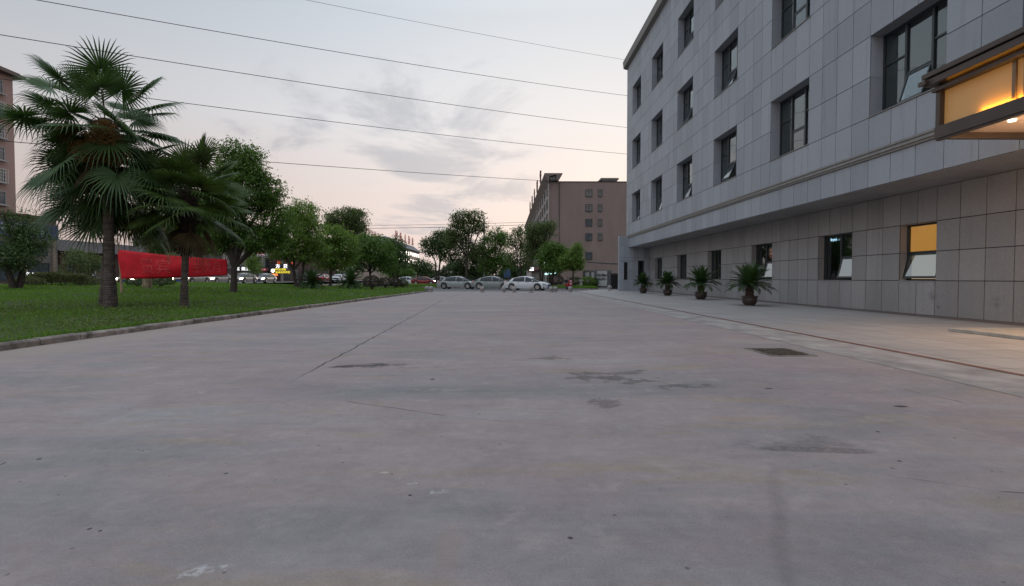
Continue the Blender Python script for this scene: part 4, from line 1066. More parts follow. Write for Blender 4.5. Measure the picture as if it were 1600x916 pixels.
# lawn sago palms
GG = 'sago palms growing in the lawn'
def ground_sago(label, px, D, bz, L, seed, z0=.55):
    b = dp(px, 440, D); T = thing('sago_palm', label, 'sago palm', (b.x, D, bz), GG)
    MB().tube([(0, 0, -.1), (0, 0, z0*.6), (0, 0, z0)], [.22, .2, .14], 12).build('trunk', M_bark, T, local=True)
    link_mesh('fronds', sago_mesh(54, L, seed, z0, (-5, 82), 36, .04), M_sago, T, local=True)
ground_sago('spiky sago palm left one of two on the lawn', 487, 43.5, lawnz(-16, 43), 1.35, 81)
ground_sago('spiky sago palm right one of two, beside the purple shrubs', 548, 45, lawnz(-13.5, 45), 1.5, 82)

# ================================================================== RED BANNER
bl = dp(186, 446, 27.0); br_ = dp(356, 430, 29.6)
ban = thing('red_banner', 'long red cloth banner with faded writing stretched between a wooden stake and a tree', 'banner', (bl.x, bl.y, lawnz(bl.x, bl.y)))
c00 = dp(190, 436, 27); c01 = dp(183.5, 390, 27); c10 = dp(355, 430.5, 29.6); c11 = dp(355, 405.5, 29.6)
mb = MB(); nu, nv = 48, 10
def bpt(u, v, off=0.0):
    lo = c00.lerp(c10, u); hi = c01.lerp(c11, u); sag = -.10*math.sin(math.pi*u)
    p = lo.lerp(hi, v); p.z += sag*(.6+.4*v)*.6
    bulge = .16*math.sin(math.pi*u)*math.sin(math.pi*v*.9+.15)+.03*math.sin(u*23+v*3)+.018*math.sin(u*9-v*7)
    p.y += -bulge+off; return p
for i in range(nu+1):
    for j in range(nv+1): mb.v.append(tuple(bpt(i/nu, j/nv)))
for i in range(nu):
    for j in range(nv):
        a = i*(nv+1)+j; mb.f.append((a, a+nv+1, a+nv+2, a+1)); mb.mi.append(0)
clo = mb.build('cloth', mat('red_cloth', (.62, .008, .02), .75, var=.18, scale=2.2), ban, smooth=True)
sol = clo.modifiers.new('thick', 'SOLIDIFY'); sol.thickness = .004
def banner_text(txt, u0, u1, hfrac, m):
    me = text_mesh(txt, 1.0, 0); xs_ = [v.co.x for v in me.vertices]; ys_ = [v.co.y for v in me.vertices]
    x0, x1, y0, y1 = min(xs_), max(xs_), min(ys_), max(ys_)
    for v in me.vertices:
        u = u0+(u1-u0)*(v.co.x-x0)/(x1-x0); w_ = .5+((v.co.y-(y0+y1)/2)/(y1-y0))*hfrac
        p = bpt(u, w_, -.012); v.co = p
    link_mesh('lettering', me, m, ban)
M_fade = mat('faded_red_print', (.60, .055, .06), .8, var=.3, scale=6)
banner_text('贵宾', .19, .46, .62, M_fade); banner_text('主次月', .67, .93, .60, M_fade)
MB().tube([(c00.x-.02, 27.03, bl.z-.6), (c00.x-.06, 27.03, 1.2), (c01.x-.02, 27.03, c01.z+.55)], [.09, .045, .03], 8).build('stake', mat('raw_wood', (.30, .22, .14), .9, var=.3, scale=9), ban)
# low timber rail at the left edge
lr = thing('low_rail', 'low dark timber rail on short posts behind the edge tree', 'rail', (-33, 34, .55))
mb = MB(); ra = dp(-40, 441, 34); rb = dp(58, 441.5, 34); mb.box(ra.x, rb.x, 33.96, 34.04, .80, .92); mb.build('rail', M_wood, lr)
for px in (-20, 15, 52):
    q = dp(px, 441, 34); MB().box(q.x-.05, q.x+.05, 34.05, 34.13, .45, .95).build('post', M_wood, lr)

# ================================================================== STONE BALLS
M_stone = mat('speckled_stone', (.30, .28, .27), .85, var=.35, scale=14, bump=.6, bscale=40)
def ball_proto():
    T = thing('stone_ball_bollard', 'x', 'bollard', (0, 0, 0), 'stone ball bollards across the road end')
    r = .2
    MB().lathe([(max(.001, r*math.sin(math.pi*i/14)), .10+r-r*math.cos(math.pi*i/14)) for i in range(15)], (0, 0, 0), 22).build('ball', M_stone, T, local=True, smooth=True)
    MB().lathe([(.17, 0), (.18, .03), (.15, .10), (.12, .13)], (0, 0, 0), 18).build('base', M_stone, T, local=True, smooth=True)
    return T
pb = ball_proto(); first = True
for (px, py, lab) in ((667, 456.3, 'stone ball at the kerb tip, left of a touching pair by the lawn'), (673.5, 456.6, 'stone ball of the kerb tip pair, on the road side'),
                      (753.5, 456.8, 'stone ball standing alone in the middle of the road end'), (787, 457, 'stone ball just left of the white car rear wheel'),
                      (803.3, 457.2, 'stone ball in front of the white car rear wheel'), (829, 457.2, 'stone ball in front of the white car doors'),
                      (861, 456.8, 'stone ball left of the pair just beyond the white car nose'), (868, 456.8, 'stone ball right of the pair beyond the white car nose'),
                      (891, 456.8, 'stone ball in front of the red scooter'), (952.5, 454.2, 'stone ball beside the dark gate by the annex')):
    g_ = gp(px, py); o = pb if first else copy_tree(pb); first = False; o.location = g_; o.rotation_euler.z = rnd.uniform(0, 6); o['label'] = lab

# ================================================================== CARS
M_tyre = mat('tyre_rubber', (.02, .02, .021), .8); M_rim = mat('alloy_rim', (.45, .45, .46), .3, metal=.8)
M_cglass = mat('car_glass', (.012, .015, .018), .1, spec=.35, var=.05)
M_under = mat('car_underbody', (.012, .012, .013), .9)
M_red = mat('tail_lamp_red', (.35, .01, .01), .3, emit=(1, .05, .03), es=.35)
M_head = mat('headlight_clear', (.6, .62, .65), .15)
M_headlit = mat('headlight_lit', (1, .95, .8), .3, emit=(1, .88, .66), es=26)
M_plate = mat('blue_plate', (.05, .10, .35), .5)
def paint(name, c): return mat(name, c, .22, metal=.0, spec=.7, var=.03)
def car_proto(pm, headm):
    T = thing('parked_car', 'x', 'car', (0, 0, 0)); L = 2.38; Wd = .90
    xs_ = np.linspace(-L, L, 96); wr = .335; wx = (-1.42, 1.40); arch = .385
    def interp(x, pts): return float(np.interp(x, [p[0] for p in pts], [p[1] for p in pts]))
    deck = [(-2.38, .80), (-2.30, .93), (-2.1, .985), (-1.6, 1.0), (-1.0, .97), (1.0, .95), (1.35, .92), (1.9, .82), (2.2, .72), (2.36, .58), (2.38, .5)]
    hw = [(-2.38, .66), (-2.28, .80), (-2.0, .87), (-1.4, .90), (1.4, .90), (1.9, .86), (2.2, .76), (2.34, .60), (2.38, .5)]
    bot = [(-2.38, .42), (-2.3, .30), (-1.9, .22), (1.9, .2), (2.3, .22), (2.38, .3)]
    mb = MB(); m = 11
    for x in xs_:
        dz = interp(x, deck); w_ = interp(x, hw); zb = interp(x, bot)
        for c in wx:
            if abs(x-c) < arch: zb = max(zb, wr+math.sqrt(arch*arch-(x-c)**2))
        zsd = dz-.06
        ring = [(w_*.94, zb), (w_*.985, zb+(zsd-zb)*.25), (w_, zb+(zsd-zb)*.55), (w_*.965, zb+(zsd-zb)*.86), (w_*.88, dz-.015), (0, dz+.025)]
        pts = ring+[(-a, b_) for a, b_ in ring[-2::-1]]
        for (yy, z_) in pts: mb.v.append((x, yy, z_))
    for i in range(len(xs_)-1):
        for k in range(m-1):
            a = i*m+k; mb.f.append((a, a+1, a+m+1, a+m)); mb.mi.append(0)
    mb.add([tuple(range(m))], 0); mb.add([tuple(range(m))[::-1]], (len(xs_)-1)*m)
    mb.build('body', pm, T, local=True, smooth=True)
    MB().box(-2.1, 2.1, -.80, .80, .24, .72).build('underbody', M_under, T, local=True)
    # greenhouse
    gh_ = MB(); st = [(-2.12, .975, .985), (-1.75, .99, 1.11), (-1.3, .98, 1.27), (-.8, .97, 1.385), (-.2, .96, 1.435), (.3, .955, 1.40), (.75, .95, 1.25), (1.12, .95, 1.08), (1.5, .90, .92)]
    for (x, zb, zt) in st:
        wt_ = .80-.30*max(0, (zt-zb)); k = (zt-zb)
        gh_.v += [(x, .86, zb-.02), (x, wt_, zt-.02*min(1, k*4)), (x, 0, zt+.03*min(1, k*4)), (x, -wt_, zt-.02*min(1, k*4)), (x, -.86, zb-.02)]
    for i in range(len(st)-1):
        for k in range(4): gh_.add([(k, k+1, 5+k+1, 5+k)], i*5)
    gh_.build('windows', M_cglass, T, local=True, smooth=True)
    rf = MB()
    for (x, zb, zt) in st[1:8]:
        wt_ = .80-.30*max(0, (zt-zb))+.012; k = min(1, (zt-zb)*4)
        wide = .035 if not (-1.0 < x < .6) else wt_
        rf.v += [(x, wt_+.005, zt-.05), (x, wt_-.02, zt-.008), (x, 0, zt+.042), (x, -wt_+.02, zt-.008), (x, -wt_-.005, zt-.05)]
    for i in range(6):
        ks = range(4) if 1 <= i <= 4 else (0, 3)
        for k in ks: rf.add([(k, k+1, 5+k+1, 5+k)], i*5)
    rf.build('roof', pm, T, local=True, smooth=True)
    for x in (-.95, .02):
        for s in (-1, 1): MB().box(x-.03, x+.03, min(s*.66, s*.845), max(s*.66, s*.845), .96, .97+.01).v
    pil = MB()
    for s in (-1, 1):
        pil.prism([(.0, s*.868, .94), (.07, s*.868, .94), (.05, s*.685, 1.41), (-.02, s*.685, 1.41)], (0, s*.008, 0))
        pil.prism([(-1.7, s*.866, .95), (-1.35, s*.87, .95), (-1.15, s*.735, 1.29), (-1.42, s*.775, 1.20)], (0, s*.010, 0))
    pil.build('pillar', pm, T, local=True)
    for c in wx:
        for s in (-1, 1):
            yy = s*.78
            w_ = MB().lathe([(.20, -.1), (.31, -.11), (.335, -.08), (.335, .08), (.31, .11), (.20, .10)], (c, yy, wr), 28, 'Y').build('wheel', M_tyre, T, local=True, smooth=True)
            r_ = MB(); r_.lathe([(.21, -.06), (.225, .0), (.21, .06)], (c, yy+s*.05, wr), 24, 'Y')
            for k in range(5):
                a = k*2*math.pi/5; ca, sa = math.cos(a), math.sin(a); n1 = (-sa*.035, ca*.035)
                r_.prism([(c+n1[0], yy+s*.112, wr+n1[1]), (c+ca*.21+n1[0], yy+s*.118, wr+sa*.21+n1[1]), (c+ca*.21-n1[0], yy+s*.118, wr+sa*.21-n1[1]), (c-n1[0], yy+s*.112, wr-n1[1])], (0, s*.012, 0))
            r_.build('rim', M_rim, w_, local=True)
    for s in (-1, 1):
        MB().prism([(2.05, s*.80, .62), (2.30, s*.60, .58), (2.26, s*.60, .70), (1.92, s*.825, .76)], (0.03, s*.045, .0)).build('headlight', headm, T, local=True)
        MB().prism([(-2.36, s*.50, .76), (-2.2, s*.835, .78), (-1.98, s*.87, .90), (-2.31, s*.55, .92)], (-.02, s*.02, 0)).build('tail_light', M_red, T, local=True)
        MB().box(.82, .98, min(s*.86, s*1.0), max(s*.86, s*1.0), .94, 1.06).build('mirror', pm, T, local=True, bevel=.03)
        for x in (-.75, .25): MB().box(x, x+.18, min(s*.885, s*.915), max(s*.885, s*.915), .82, .85).build('door_handle', M_rim, T, local=True)
    MB().box(2.36, 2.40, -.22, .22, .36, .48).build('number_plate', M_plate, T, local=True)
    MB().box(2.33, 2.385, -.45, .45, .52, .62).build('grille', M_under, T, local=True)
    return T
def place_car(proto, x, y, z, rz, label, group=None, used=True, sc=1.0):
    o = proto if not used else copy_tree(proto)
    o.location = (x, y, z); o.rotation_euler.z = rz; o['label'] = label; o.scale = (sc, sc, sc)
    if group: o['group'] = group
    return o
GC = 'cars standing along the side street'
cw = car_proto(paint('white_paint', (.66, .68, .70)), M_head)
a_ = dp(792, 453, 50.3); b_ = dp(857, 453, 48.6); c_ = (a_+b_)/2
place_car(cw, c_.x, c_.y, -.008, math.atan2(b_.y-a_.y, b_.x-a_.x), 'white sedan seen from its right side at the end of the concrete road', GC, False, sc=.93)
cs = car_proto(paint('silver_green_paint', (.27, .30, .29)), M_head)
p_ = dp(771, 440, 54.0); place_car(cs, p_.x, p_.y, -.008, R(-12), 'pale grey green sedan just behind the white sedan', GC, False, .95)
cg = car_proto(paint('silver_paint', (.33, .36, .355)), M_head)
p_ = dp(716, 440, 55.6); place_car(cg, p_.x, p_.y, -.008, R(-14), 'grey silver sedan leftmost in the queue on the side street', GC, False, .95)
cr_ = car_proto(paint('red_paint', (.22, .02, .02)), M_headlit)
GD = 'cars on the street behind the lawn'
p_ = dp(505, 440, 88); place_car(cr_, p_.x, p_.y, .45, R(88), 'red car beyond the left sago palm of the lawn', GD, False)
cl_ = car_proto(paint('cream_paint', (.26, .24, .21)), M_headlit)
first = True
for (px, D, lab, ang) in ((222, 48, 'grey beige car with lit headlights below the left part of the banner', -90), (300, 58, 'grey beige car with lit headlights below the right part of the banner', -90), (338, 64, 'grey beige car with lit headlights seen right of the slim palm', -90),
                          (381, 71, 'grey beige car with lit headlights just right of the banner tree', -90), (414, 78, 'grey beige car with lit headlights in front of the orange shop signs', -90)):
    p_ = dp(px, 440, D); place_car(cl_, p_.x, p_.y, .45, R(ang), lab, GD, not first); first = False
p_ = dp(532, 440, 92); place_car(cw, p_.x, p_.y, .45, R(85), 'white car beyond the right sago palm of the lawn', GD)
p_ = dp(664, 440, 92); place_car(cr_, p_.x, p_.y, 0, R(-10), 'red car parked under the low round tree far behind', 'cars parked far across the verge')
p_ = dp(690, 440, 94); place_car(cs, p_.x, p_.y, 0, R(-5), 'grey car parked under the wide dark tree', 'cars parked far across the verge')
p_ = dp(637, 440, 96); place_car(cw, p_.x, p_.y, 0, R(-8), 'white car parked at the foot of the long pale building', 'cars parked far across the verge')

# scooter
M_sred = paint('scooter_red', (.35, .02, .03)); M_blk = mat('black_plastic', (.02, .02, .022), .5); M_swh = paint('scooter_white', (.55, .53, .52))
g_ = gp(891.5, 453.8)
sco = thing('scooter', 'red and white motor scooter parked facing the road by the grass verge', 'scooter', (g_.x, g_.y+1.2, 0), rz=R(12))
for yy, nm in ((-.62, 'wheel'), (.62, 'wheel')):
    w_ = MB().lathe([(.12, -.045), (.23, -.05), (.25, 0), (.23, .05), (.12, .045)], (0, yy, .25), 20, 'X').build('wheel', M_tyre, sco, local=True, smooth=True)
    MB().lathe([(.03, -.04), (.13, -.03), (.13, .03), (.03, .04)], (0, yy, .25), 16, 'X').build('rim', M_rim, w_, local=True)
MB().tube([(0, -.72, .42), (0, -.60, .52), (0, -.46, .42)], [.07, .09, .05], 10).build('fender', M_sred, sco, local=True, smooth=True)
mb = MB(); mb.prism([(-.12, -.50, .42), (.12, -.50, .42), (.22, -.47, .70), (.19, -.44, .98), (-.19, -.44, .98), (-.22, -.47, .70)], (0, .06, 0)); mb.build('front_shield', M_sred, sco, local=True, bevel=.03)
mb = MB(); mb.prism([(-.08, -.545, .50), (.08, -.545, .50), (.11, -.52, .72), (-.11, -.52, .72)], (0, .04, 0)); mb.build('front_panel', M_swh, sco, local=True, bevel=.01)
MB().lathe([(.0, -.02), (.08, 0), (.09, .05)], (0, -.53, .86), 14, 'Y').build('headlight', M_head, sco, local=True)
MB().tube([(-.34, -.36, 1.06), (-.1, -.42, 1.02), (.1, -.42, 1.02), (.34, -.36, 1.06)], .018, 8).build('handlebar', M_blk, sco, local=True)
for s in (-1, 1): MB().tube([(s*.22, -.40, 1.04), (s*.27, -.38, 1.20)], .008, 6).lathe([(0, 0), (.06, .005), (.055, .02), (0, .02)], (s*.28, -.38, 1.23), 12, 'Y').build('mirror', M_blk, sco, local=True)
MB().box(-.15, .15, -.44, .05, .26, .32).build('footboard', M_blk, sco, local=True, bevel=.02)
MB().prism([(0, -.02, .30), (0, .75, .42), (0, .80, .64), (0, .02, .66)], (.16, 0, 0)).prism([(0, -.02, .30), (0, .75, .42), (0, .80, .64), (0, .02, .66)], (-.16, 0, 0)).build('body', M_sred, sco, local=True, bevel=.03)
MB().box(-.14, .14, 0, .72, .665, .76).build('seat', M_blk, sco, local=True, bevel=.04)
MB().box(-.18, .18, .74, 1.05, .72, 1.0).build('rear_box', M_blk, sco, local=True, bevel=.03)

# ================================================================== FAR BUILDINGS
M_pane = mat('far_window_glass', (.05, .065, .075), .12, spec=.8, var=.3, scale=1.5)
M_wfr = mat('pale_window_frame', (.30, .30, .30), .6)
WC = {}
def far_window(parent, x, y, z, w, h, face, fm=M_wfr, mull=True):
    """face: 'X+' outside toward +X, 'X-' toward -X, 'Y-' toward camera"""
    key = (round(w, 2), round(h, 2), face, fm.name, mull)
    if key not in WC:
        f = MB(); g = MB(); t_ = .07
        def bx(m, a0, a1, d0, d1, z0, z1):
            if face == 'Y-': m.box(a0, a1, -d1, -d0, z0, z1)
            elif face == 'X+': m.box(d0, d1, a0, a1, z0, z1)
            else: m.box(-d1, -d0, a0, a1, z0, z1)
        bx(f, -w/2, -w/2+t_, 0, .09, 0, h); bx(f, w/2-t_, w/2, 0, .09, 0, h); bx(f, -w/2+t_, w/2-t_, 0, .13, -.04, t_); bx(f, -w/2+t_, w/2-t_, 0, .09, h-t_, h)
        if mull: bx(f, -.03, .03, 0, .07, t_, h-t_); bx(f, -w/2+t_, -.03, 0, .07, h*.68, h*.68+.05); bx(f, .03, w/2-t_, 0, .07, h*.68, h*.68+.05)
        bx(g, -w/2+t_, w/2-t_, .01, .02, t_, h-t_)
        fme = f.mesh('window'); fme.materials.append(fm); gme = g.mesh('pane'); gme.materials.append(M_pane); WC[key] = (fme, gme)
    fme, gme = WC[key]
    o = bpy.data.objects.new('window', fme); COL.objects.link(o); o.parent = parent; o.location = Vector((x, y, z))-wloc(parent)
    p = bpy.data.objects.new('pane', gme); COL.objects.link(p); p.parent = o; return o
# --- brown building
YB = 100.0; s = YB/FPX
xl = dp(857, 284, YB).x; xr = 27.0; zt = dp(857, 284.5, YB).z
bb = thing('brown_apartment_block', 'brown rendered multi storey block with overhanging roof slab and pale window facade', 'building', (xl, YB, 0))
M_brown = mat('brown_render', (.215, .165, .15), .9, var=.08, scale=.8, bump=.2, bscale=3, streak=True)
M_cream = mat('pale_facade', (.40, .36, .345), .85, var=.12, scale=.7, streak=True)
mb = MB(); mb.box(xl+.15, xr, YB, 205, 0, zt); mb.build('wall', M_brown, bb)
MB().box(xl, xl+.148, YB-.02, 205, 0, zt-.02).build('facade', M_cream, bb)
mb = MB(); mb.box(xr-20, xr, YB-.06, YB-.002, zt-.02, zt+.12); mb.box(xl+.1, xr, YB-.06, YB+.3, zt+.0, zt+.14); mb.build('coping', mat('coping_dark', (.12, .10, .095), .8), bb)
ox = dp(850, 273, YB).x-.0; x2 = dp(878, 273, YB).x; z2 = dp(850, 272.5, YB).z; x3 = dp(871.5, 283, YB).x
rf = MB(); rf.prism([(ox, YB-1.2, z2-.18), (ox, YB-1.2, z2), (x2, YB-1.2, z2), (x2, YB-1.2, z2-.15), (x3, YB-1.2, zt+.15), (x3-.4, YB-1.2, zt+.15), (x3-.4, YB-1.2, z2-.3), (xl+.1, YB-1.2, z2-.55), (xl, YB-1.2, zt-.3), (xl-.06, YB-1.2, zt-.3)], (0, 104, 0))
rf.build('roof', mat('brown_roof_soffit', (.16, .13, .115), .85, var=.15, scale=1.2), bb)
mb = MB(); mb.box(xl+.3, x3-.5, YB-.4, YB-.1, zt+.15, z2-.32); mb.build('attic_panel', mat('attic_grey', (.22, .22, .22), .7), bb)
far_window(bb, (xl+x3)/2-.1, YB-.42, zt+.3, 1.2, .75, 'Y-', M_frame)
x4 = dp(941, 280, YB+4).x; x5 = dp(964, 280, YB+4).x; MB().box(x4, x5, YB+4, YB+9, zt, dp(941, 281, YB+4).z).box(x4-.3, x5+.3, YB+3.7, YB+9.3, dp(941, 281, YB+4).z, dp(941, 278.5, YB+4).z).build('roof_room', mat('grey_roof_room', (.17, .16, .155), .8), bb)
for yy in (296.5, 319.5, 342.5, 365, 394.5):
    for (a, b) in ((914.8, 925.4), (934.3, 941.0)):
        if yy > 390 and a > 930: continue
        p0 = dp((a+b)/2, yy+11, YB-.02); far_window(bb, p0.x, YB-.003, p0.z, (b-a)*s, 11.2*s, 'Y-', M_frame)
q = dp(874, 290, YB); MB().tube([(q.x, YB-.08, .1), (q.x, YB-.08, zt)], .06, 6).build('drain_pipe', mat('dark_pipe', (.06, .05, .05), .7), bb)
nfl = 6; zf = [3.9+i*2.75 for i in range(6)]
for k in range(15):
    yy = YB+2.6+k*6.2
    for z_ in zf: far_window(bb, xl-.002, yy, z_, 3.2, 1.9, 'X-', M_frame)
mb = MB()
for k in range(17): yy = YB+.0+k*6.2-.5; mb.box(xl-.08, xl-.003, yy, yy+.9, 3.6, zt-.4)
mb.build('facade_ribs', M_cream, bb)
# roof letters
sg = thing('roof_lettering', 'dark standing characters of a sign along the roof edge of the brown block', 'sign', (ox, 120, z2))
for i, ch in enumerate('华联大酒店'):
    yy = 112+i*11.5; text_at(ch, 3.2, (ox+.15, yy, z2+1.5), (0, -1, 0), sg, mat('sign_dark_red', (.14, .06, .06), .7), .12)
    MB().tube([(ox+.2, yy-.7, z2), (ox+.2, yy-.7, z2+2.8)], .05, 5).tube([(ox+.2, yy+.7, z2), (ox+.2, yy+.7, z2+2.8)], .05, 5).build('support', M_steel, sg)
# ground floor shops: awning, lit signs
M_wsign = mat('white_lit_sign', (.9, .9, .95), .5, emit=(1, .97, 1), es=1.7)
M_csign = mat('cyan_lit_lamp', (.6, .9, .9), .5, emit=(.5, 1, .95), es=1.9)
M_awn = mat('dark_red_awning', (.16, .03, .035), .8)
sh = bb
MB().box(xl-1.2, xl-.2, YB+.5, 160, 3.0, 3.6).build('fascia', M_awn, sh)
for k in range(12): MB().box(xl-.5, xl-.21, YB+1+k*4.8, YB+1.6+k*4.8, .1, 3.0).build('pillar', M_cream, sh)
mb = MB(); mb.box(xl-.18, xl-.15, YB+.6, 158, .1, 3.0); mb.build('glazing', mat('teal_shop_glass', (.05, .09, .10), .2, emit=(.3, .6, .6), es=.05), sh)
def lit_sign(label, px, py, D, w, h, m, txt=None, tm=None, face='Y-', name='lit_sign', group=None, size=None):
    c = dp(px, py, D); T = thing(name, label, 'sign', c, group)
    MB().box(c.x-w/2, c.x+w/2, D, D+.15, c.z-h/2, c.z+h/2).build('panel', m, T, bevel=.01)
    if txt: text_at(txt, size or h*.8, (c.x, D-.012, c.z-.0), (1, 0, 0), T, tm, .01)
    return T
M_bpan = mat('dark_sign_board', (.05, .045, .05), .6)
lit_sign('square white lit sign with two marks under the slender tree', 830.5, 420.5, 92, .75, .62, M_wsign, 'M', M_steel, group='lit signs at the brown block')
lit_sign('small white lit sign high at the brown block corner', 850.5, 413, 78, .5, .55, M_wsign, 'H', M_steel, group='lit signs at the brown block')
for (px, py, lab) in ((853.5, 428, 'cyan lamp, left of three in a row'), (859.5, 427.3, 'brightest cyan lamp, middle of three in a row'), (866.8, 426.5, 'cyan lamp, right of three in a row, set a little apart')):
    c = dp(px, py, 84); T = thing('shop_lamp', lab+' under the shop fascia', 'lamp', c, 'cyan lamps of the shop'); MB().lathe([(.02, -.18), (.22, -.14), (.26, 0), (.14, .12), (.02, .14)], c, 12).build('shade', M_csign, T); MB().tube([c+Vector((0, 0, .1)), c+Vector((0, 0, .8))], .015, 5).build('rod', M_steel, T)

# --- gate, wall panels by the annex
M_gatem = mat('black_gate_metal', (.018, .018, .02), .6)
ga = thing('iron_gate', 'dark slatted iron gate closing the gap beside the granite annex', 'gate', (10, 50, 0))
xa = dp(954, 440, 49.5).x; xb = dp(969.5, 440, 49.5).x; ztg = dp(960, 429, 49.5).z
MB().box(xa, xb, 49.46, 49.5, 1.9*.0+.12, ztg).build('panel', M_gatem, ga)
mb = MB(); k = xa
while k < xb: mb.box(k, k+.035, 49.40, 49.455, .03, ztg+.03); k += .11
mb.build('bars', M_gatem, ga); MB().box(xa-.06, xb, 49.36, 49.53, ztg+.03, ztg+.10).build('top_rail', M_gatem, ga)
gwall = thing('screen_wall', 'grey stone screen wall with framed white panels at the back of the verge', 'wall', (9, 58, 0))
DW = 58.0
def px_box(mb, x0, x1, y0, y1, D, d0, d1):
    a = dp(x0, y1, D); b = dp(x1, y0, D); mb.box(a.x, b.x, D-d1, D-d0, a.z, b.z)
mb = MB(); px_box(mb, 911, 955.5, 422.5, 450, DW, -.25, 0); mb.build('wall', mat('grey_wall_stone', (.15, .15, .155), .85, var=.2, scale=3), gwall)
M_wpan = mat('white_wall_panel', (.46, .48, .47), .7, var=.12, scale=2)
for (x0, x1, y0, y1, lab) in ((914.5, 920.5, 426, 441, None), (924, 928, 426, 441, None), (932.5, 948.5, 423.5, 447, 'white panel with black brush characters')):
    mb = MB(); px_box(mb, x0, x1, y0, y1, DW, .004, .07); o = mb.build('panel', M_wpan, gwall)
    if lab:
        o['label'] = lab
        for i, ch in enumerate('龍飛鳳舞'):
            c = dp(934.8+i*3.6, 434, DW)
            text_at(ch, .36, (c.x, DW-.08, c.z+.26-.06*(i % 2)), (1, 0, 0), o, M_blk, .004); text_at('福寿康宁'[i], .36, (c.x, DW-.08, c.z-.18-.06*(i % 2)), (1, 0, 0), o, M_blk, .004)
mb = MB(); px_box(mb, 949.5, 954.5, 422.9, 449, DW-1, 0, .12); mb.build('pier', mat('dark_pier_stone', (.11, .115, .12), .85, var=.2, scale=5), gwall)
uc = thing('utility_cabinet', 'small pale cabinet on a narrow foot standing in the verge grass', 'cabinet', (dp(907, 440, 58).x, 57.6, .15))
mb = MB(); px_box(mb, 903.5, 911, 437, 439.5, 57.6, 0, .5); mb.build('top', M_wpan, uc); mb = MB(); px_box(mb, 905.3, 909.3, 439.5, 446, 57.6, .05, .45); mb.build('foot', M_wpan, uc)
# low cable on the brown wall
def wire(label, pts, r=.02, group=None, name='overhead_wire', sag=0):
    P_ = [Vector(p) for p in pts]; n = 40; out = []
    for i in range(n+1):
        f = i/n; p = P_[0].lerp(P_[1], f); p.z -= sag*4*f*(1-f); out.append(p)
    mb = MB(); mb.tube(out, r, 5); c = out[0]
    o = mb.build(name, mat('black_cable', (.02, .02, .022), .7)); return tag(o, label, 'cable', group)
wire('thick dark cable slung low across the brown side wall', (dp(908, 408.5, 96), dp(985, 413, 60)), .10, sag=.1, name='low_cable')

# --- utility pole, kiosk
def upole(label, px, D, ztop, r, m, bz=0, arm=True):
    b = dp(px, 440, D); T = thing('utility_pole', label, 'pole', (b.x, D, bz), 'utility poles')
    MB().tube([(b.x, D, bz-.1), (b.x, D, ztop)], [r, r*.7], 10).build('pole', m, T)
    if arm: MB().box(b.x-.7, b.x+.7, D-.05, D+.05, ztop-.5, ztop-.38).build('crossarm', M_steel, T)
M_conc = mat('pole_concrete', (.24, .23, .22), .9, var=.2, scale=3)
upole('tall thin concrete pole rising between the trees across the side street', 756.5, 76, dp(756.5, 344, 76).z, .16, M_conc, arm=False)
upole('grey concrete pole beside the tan tree trunk left of the slim palm', 221, 56, 9.5, .28, M_conc, bz=.45)
upole('dark lamp pole in front of the pale facade of the brown block', 822, 88, dp(822, 398, 88).z, .10, M_gatem, arm=False)
kb = dp(794, 440, 86); kk = thing('billboard', 'blue street billboard on a steel post between the slender trees', 'billboard', (kb.x, 86, 0))
mb = MB(); px_box(mb, 787, 797.5, 411, 434, 86, 0, .2); mb.build('panel', mat('blue_board', (.05, .085, .17), .6, var=.3, scale=1), kk)
MB().tube([(kb.x, 85.9, 0), (kb.x, 85.9, dp(794, 432, 86).z)], .12, 8).build('post', M_steel, kk)

# --- long pale building down the street
XC = -35.0; y0 = yX(612, 380, XC); y1 = yX(655.5, 390, XC)
pbd = thing('long_pale_building', 'long pale four storey building with grey blue roof down the street', 'building', (XC, 180, 0))
M_beige = mat('beige_render', (.42, .33, .28), .85, var=.1, scale=.3, streak=True)
zt = 11.6
MB().box(XC-12, XC, y0, y1, 0, zt).build('wall', M_beige, pbd)
rf = MB(); b = len(rf.v); zr = 14.4
rf.v += [(XC+.9, y0-1, zt), (XC+.9, y1+1, zt), (XC-13, y1+1, zt), (XC-13, y0-1, zt), (XC-2.5, y0+3, zr), (XC-2.5, y1-3, zr), (XC-9, y1-3, zr), (XC-9, y0+3, zr)]
rf.add([(0, 1, 5, 4), (1, 2, 6, 5), (2, 3, 7, 6), (3, 0, 4, 7), (4, 5, 6, 7), (3, 2, 1, 0)], 0); rf.build('roof', mat('grey_blue_roof', (.12, .14, .155), .8, var=.1, scale=.5), pbd)
nb = 12
for k in range(nb):
    yy = y0+(y1-y0)*(k+.5)/nb
    for z_ in (1.2, 4.0, 6.7, 9.4): far_window(pbd, XC+.004, yy, z_, 2.2, 1.6, 'X+', M_wfr, False)
for k in range(3):
    for z_ in (4.0, 6.7, 9.4): far_window(pbd, XC-10+k*4, y0-.004, z_, 1.8, 1.6, 'Y-', M_wfr, False)
sg = thing('roof_lettering', 'red standing characters on the roof of the long pale building', 'sign', (XC, 185, 14))
M_rsign = mat('red_lit_letters', (.36, .10, .09), .5, emit=(1, .25, .2), es=.04)
for i, ch in enumerate('国际大酒店'): text_at(ch, 3.4, (XC-1.2, 172+i*7.5, 15.3), (0, 1, 0), sg, M_rsign, .15)
MB().box(XC-1.3, XC-1.1, 169, 205, 13.6, 13.9).build('support', M_steel, sg)
sg = thing('roof_lettering', 'pinkish standing characters peeping above the trees left of the pale building', 'sign', (-45, 160, 14))
for i, ch in enumerate('农商银行'): c = dp(574+i*5.2, 361+i*2.4, 150+i*4); text_at(ch, 1.5, c, (1, .2, 0), sg, M_rsign, .1)
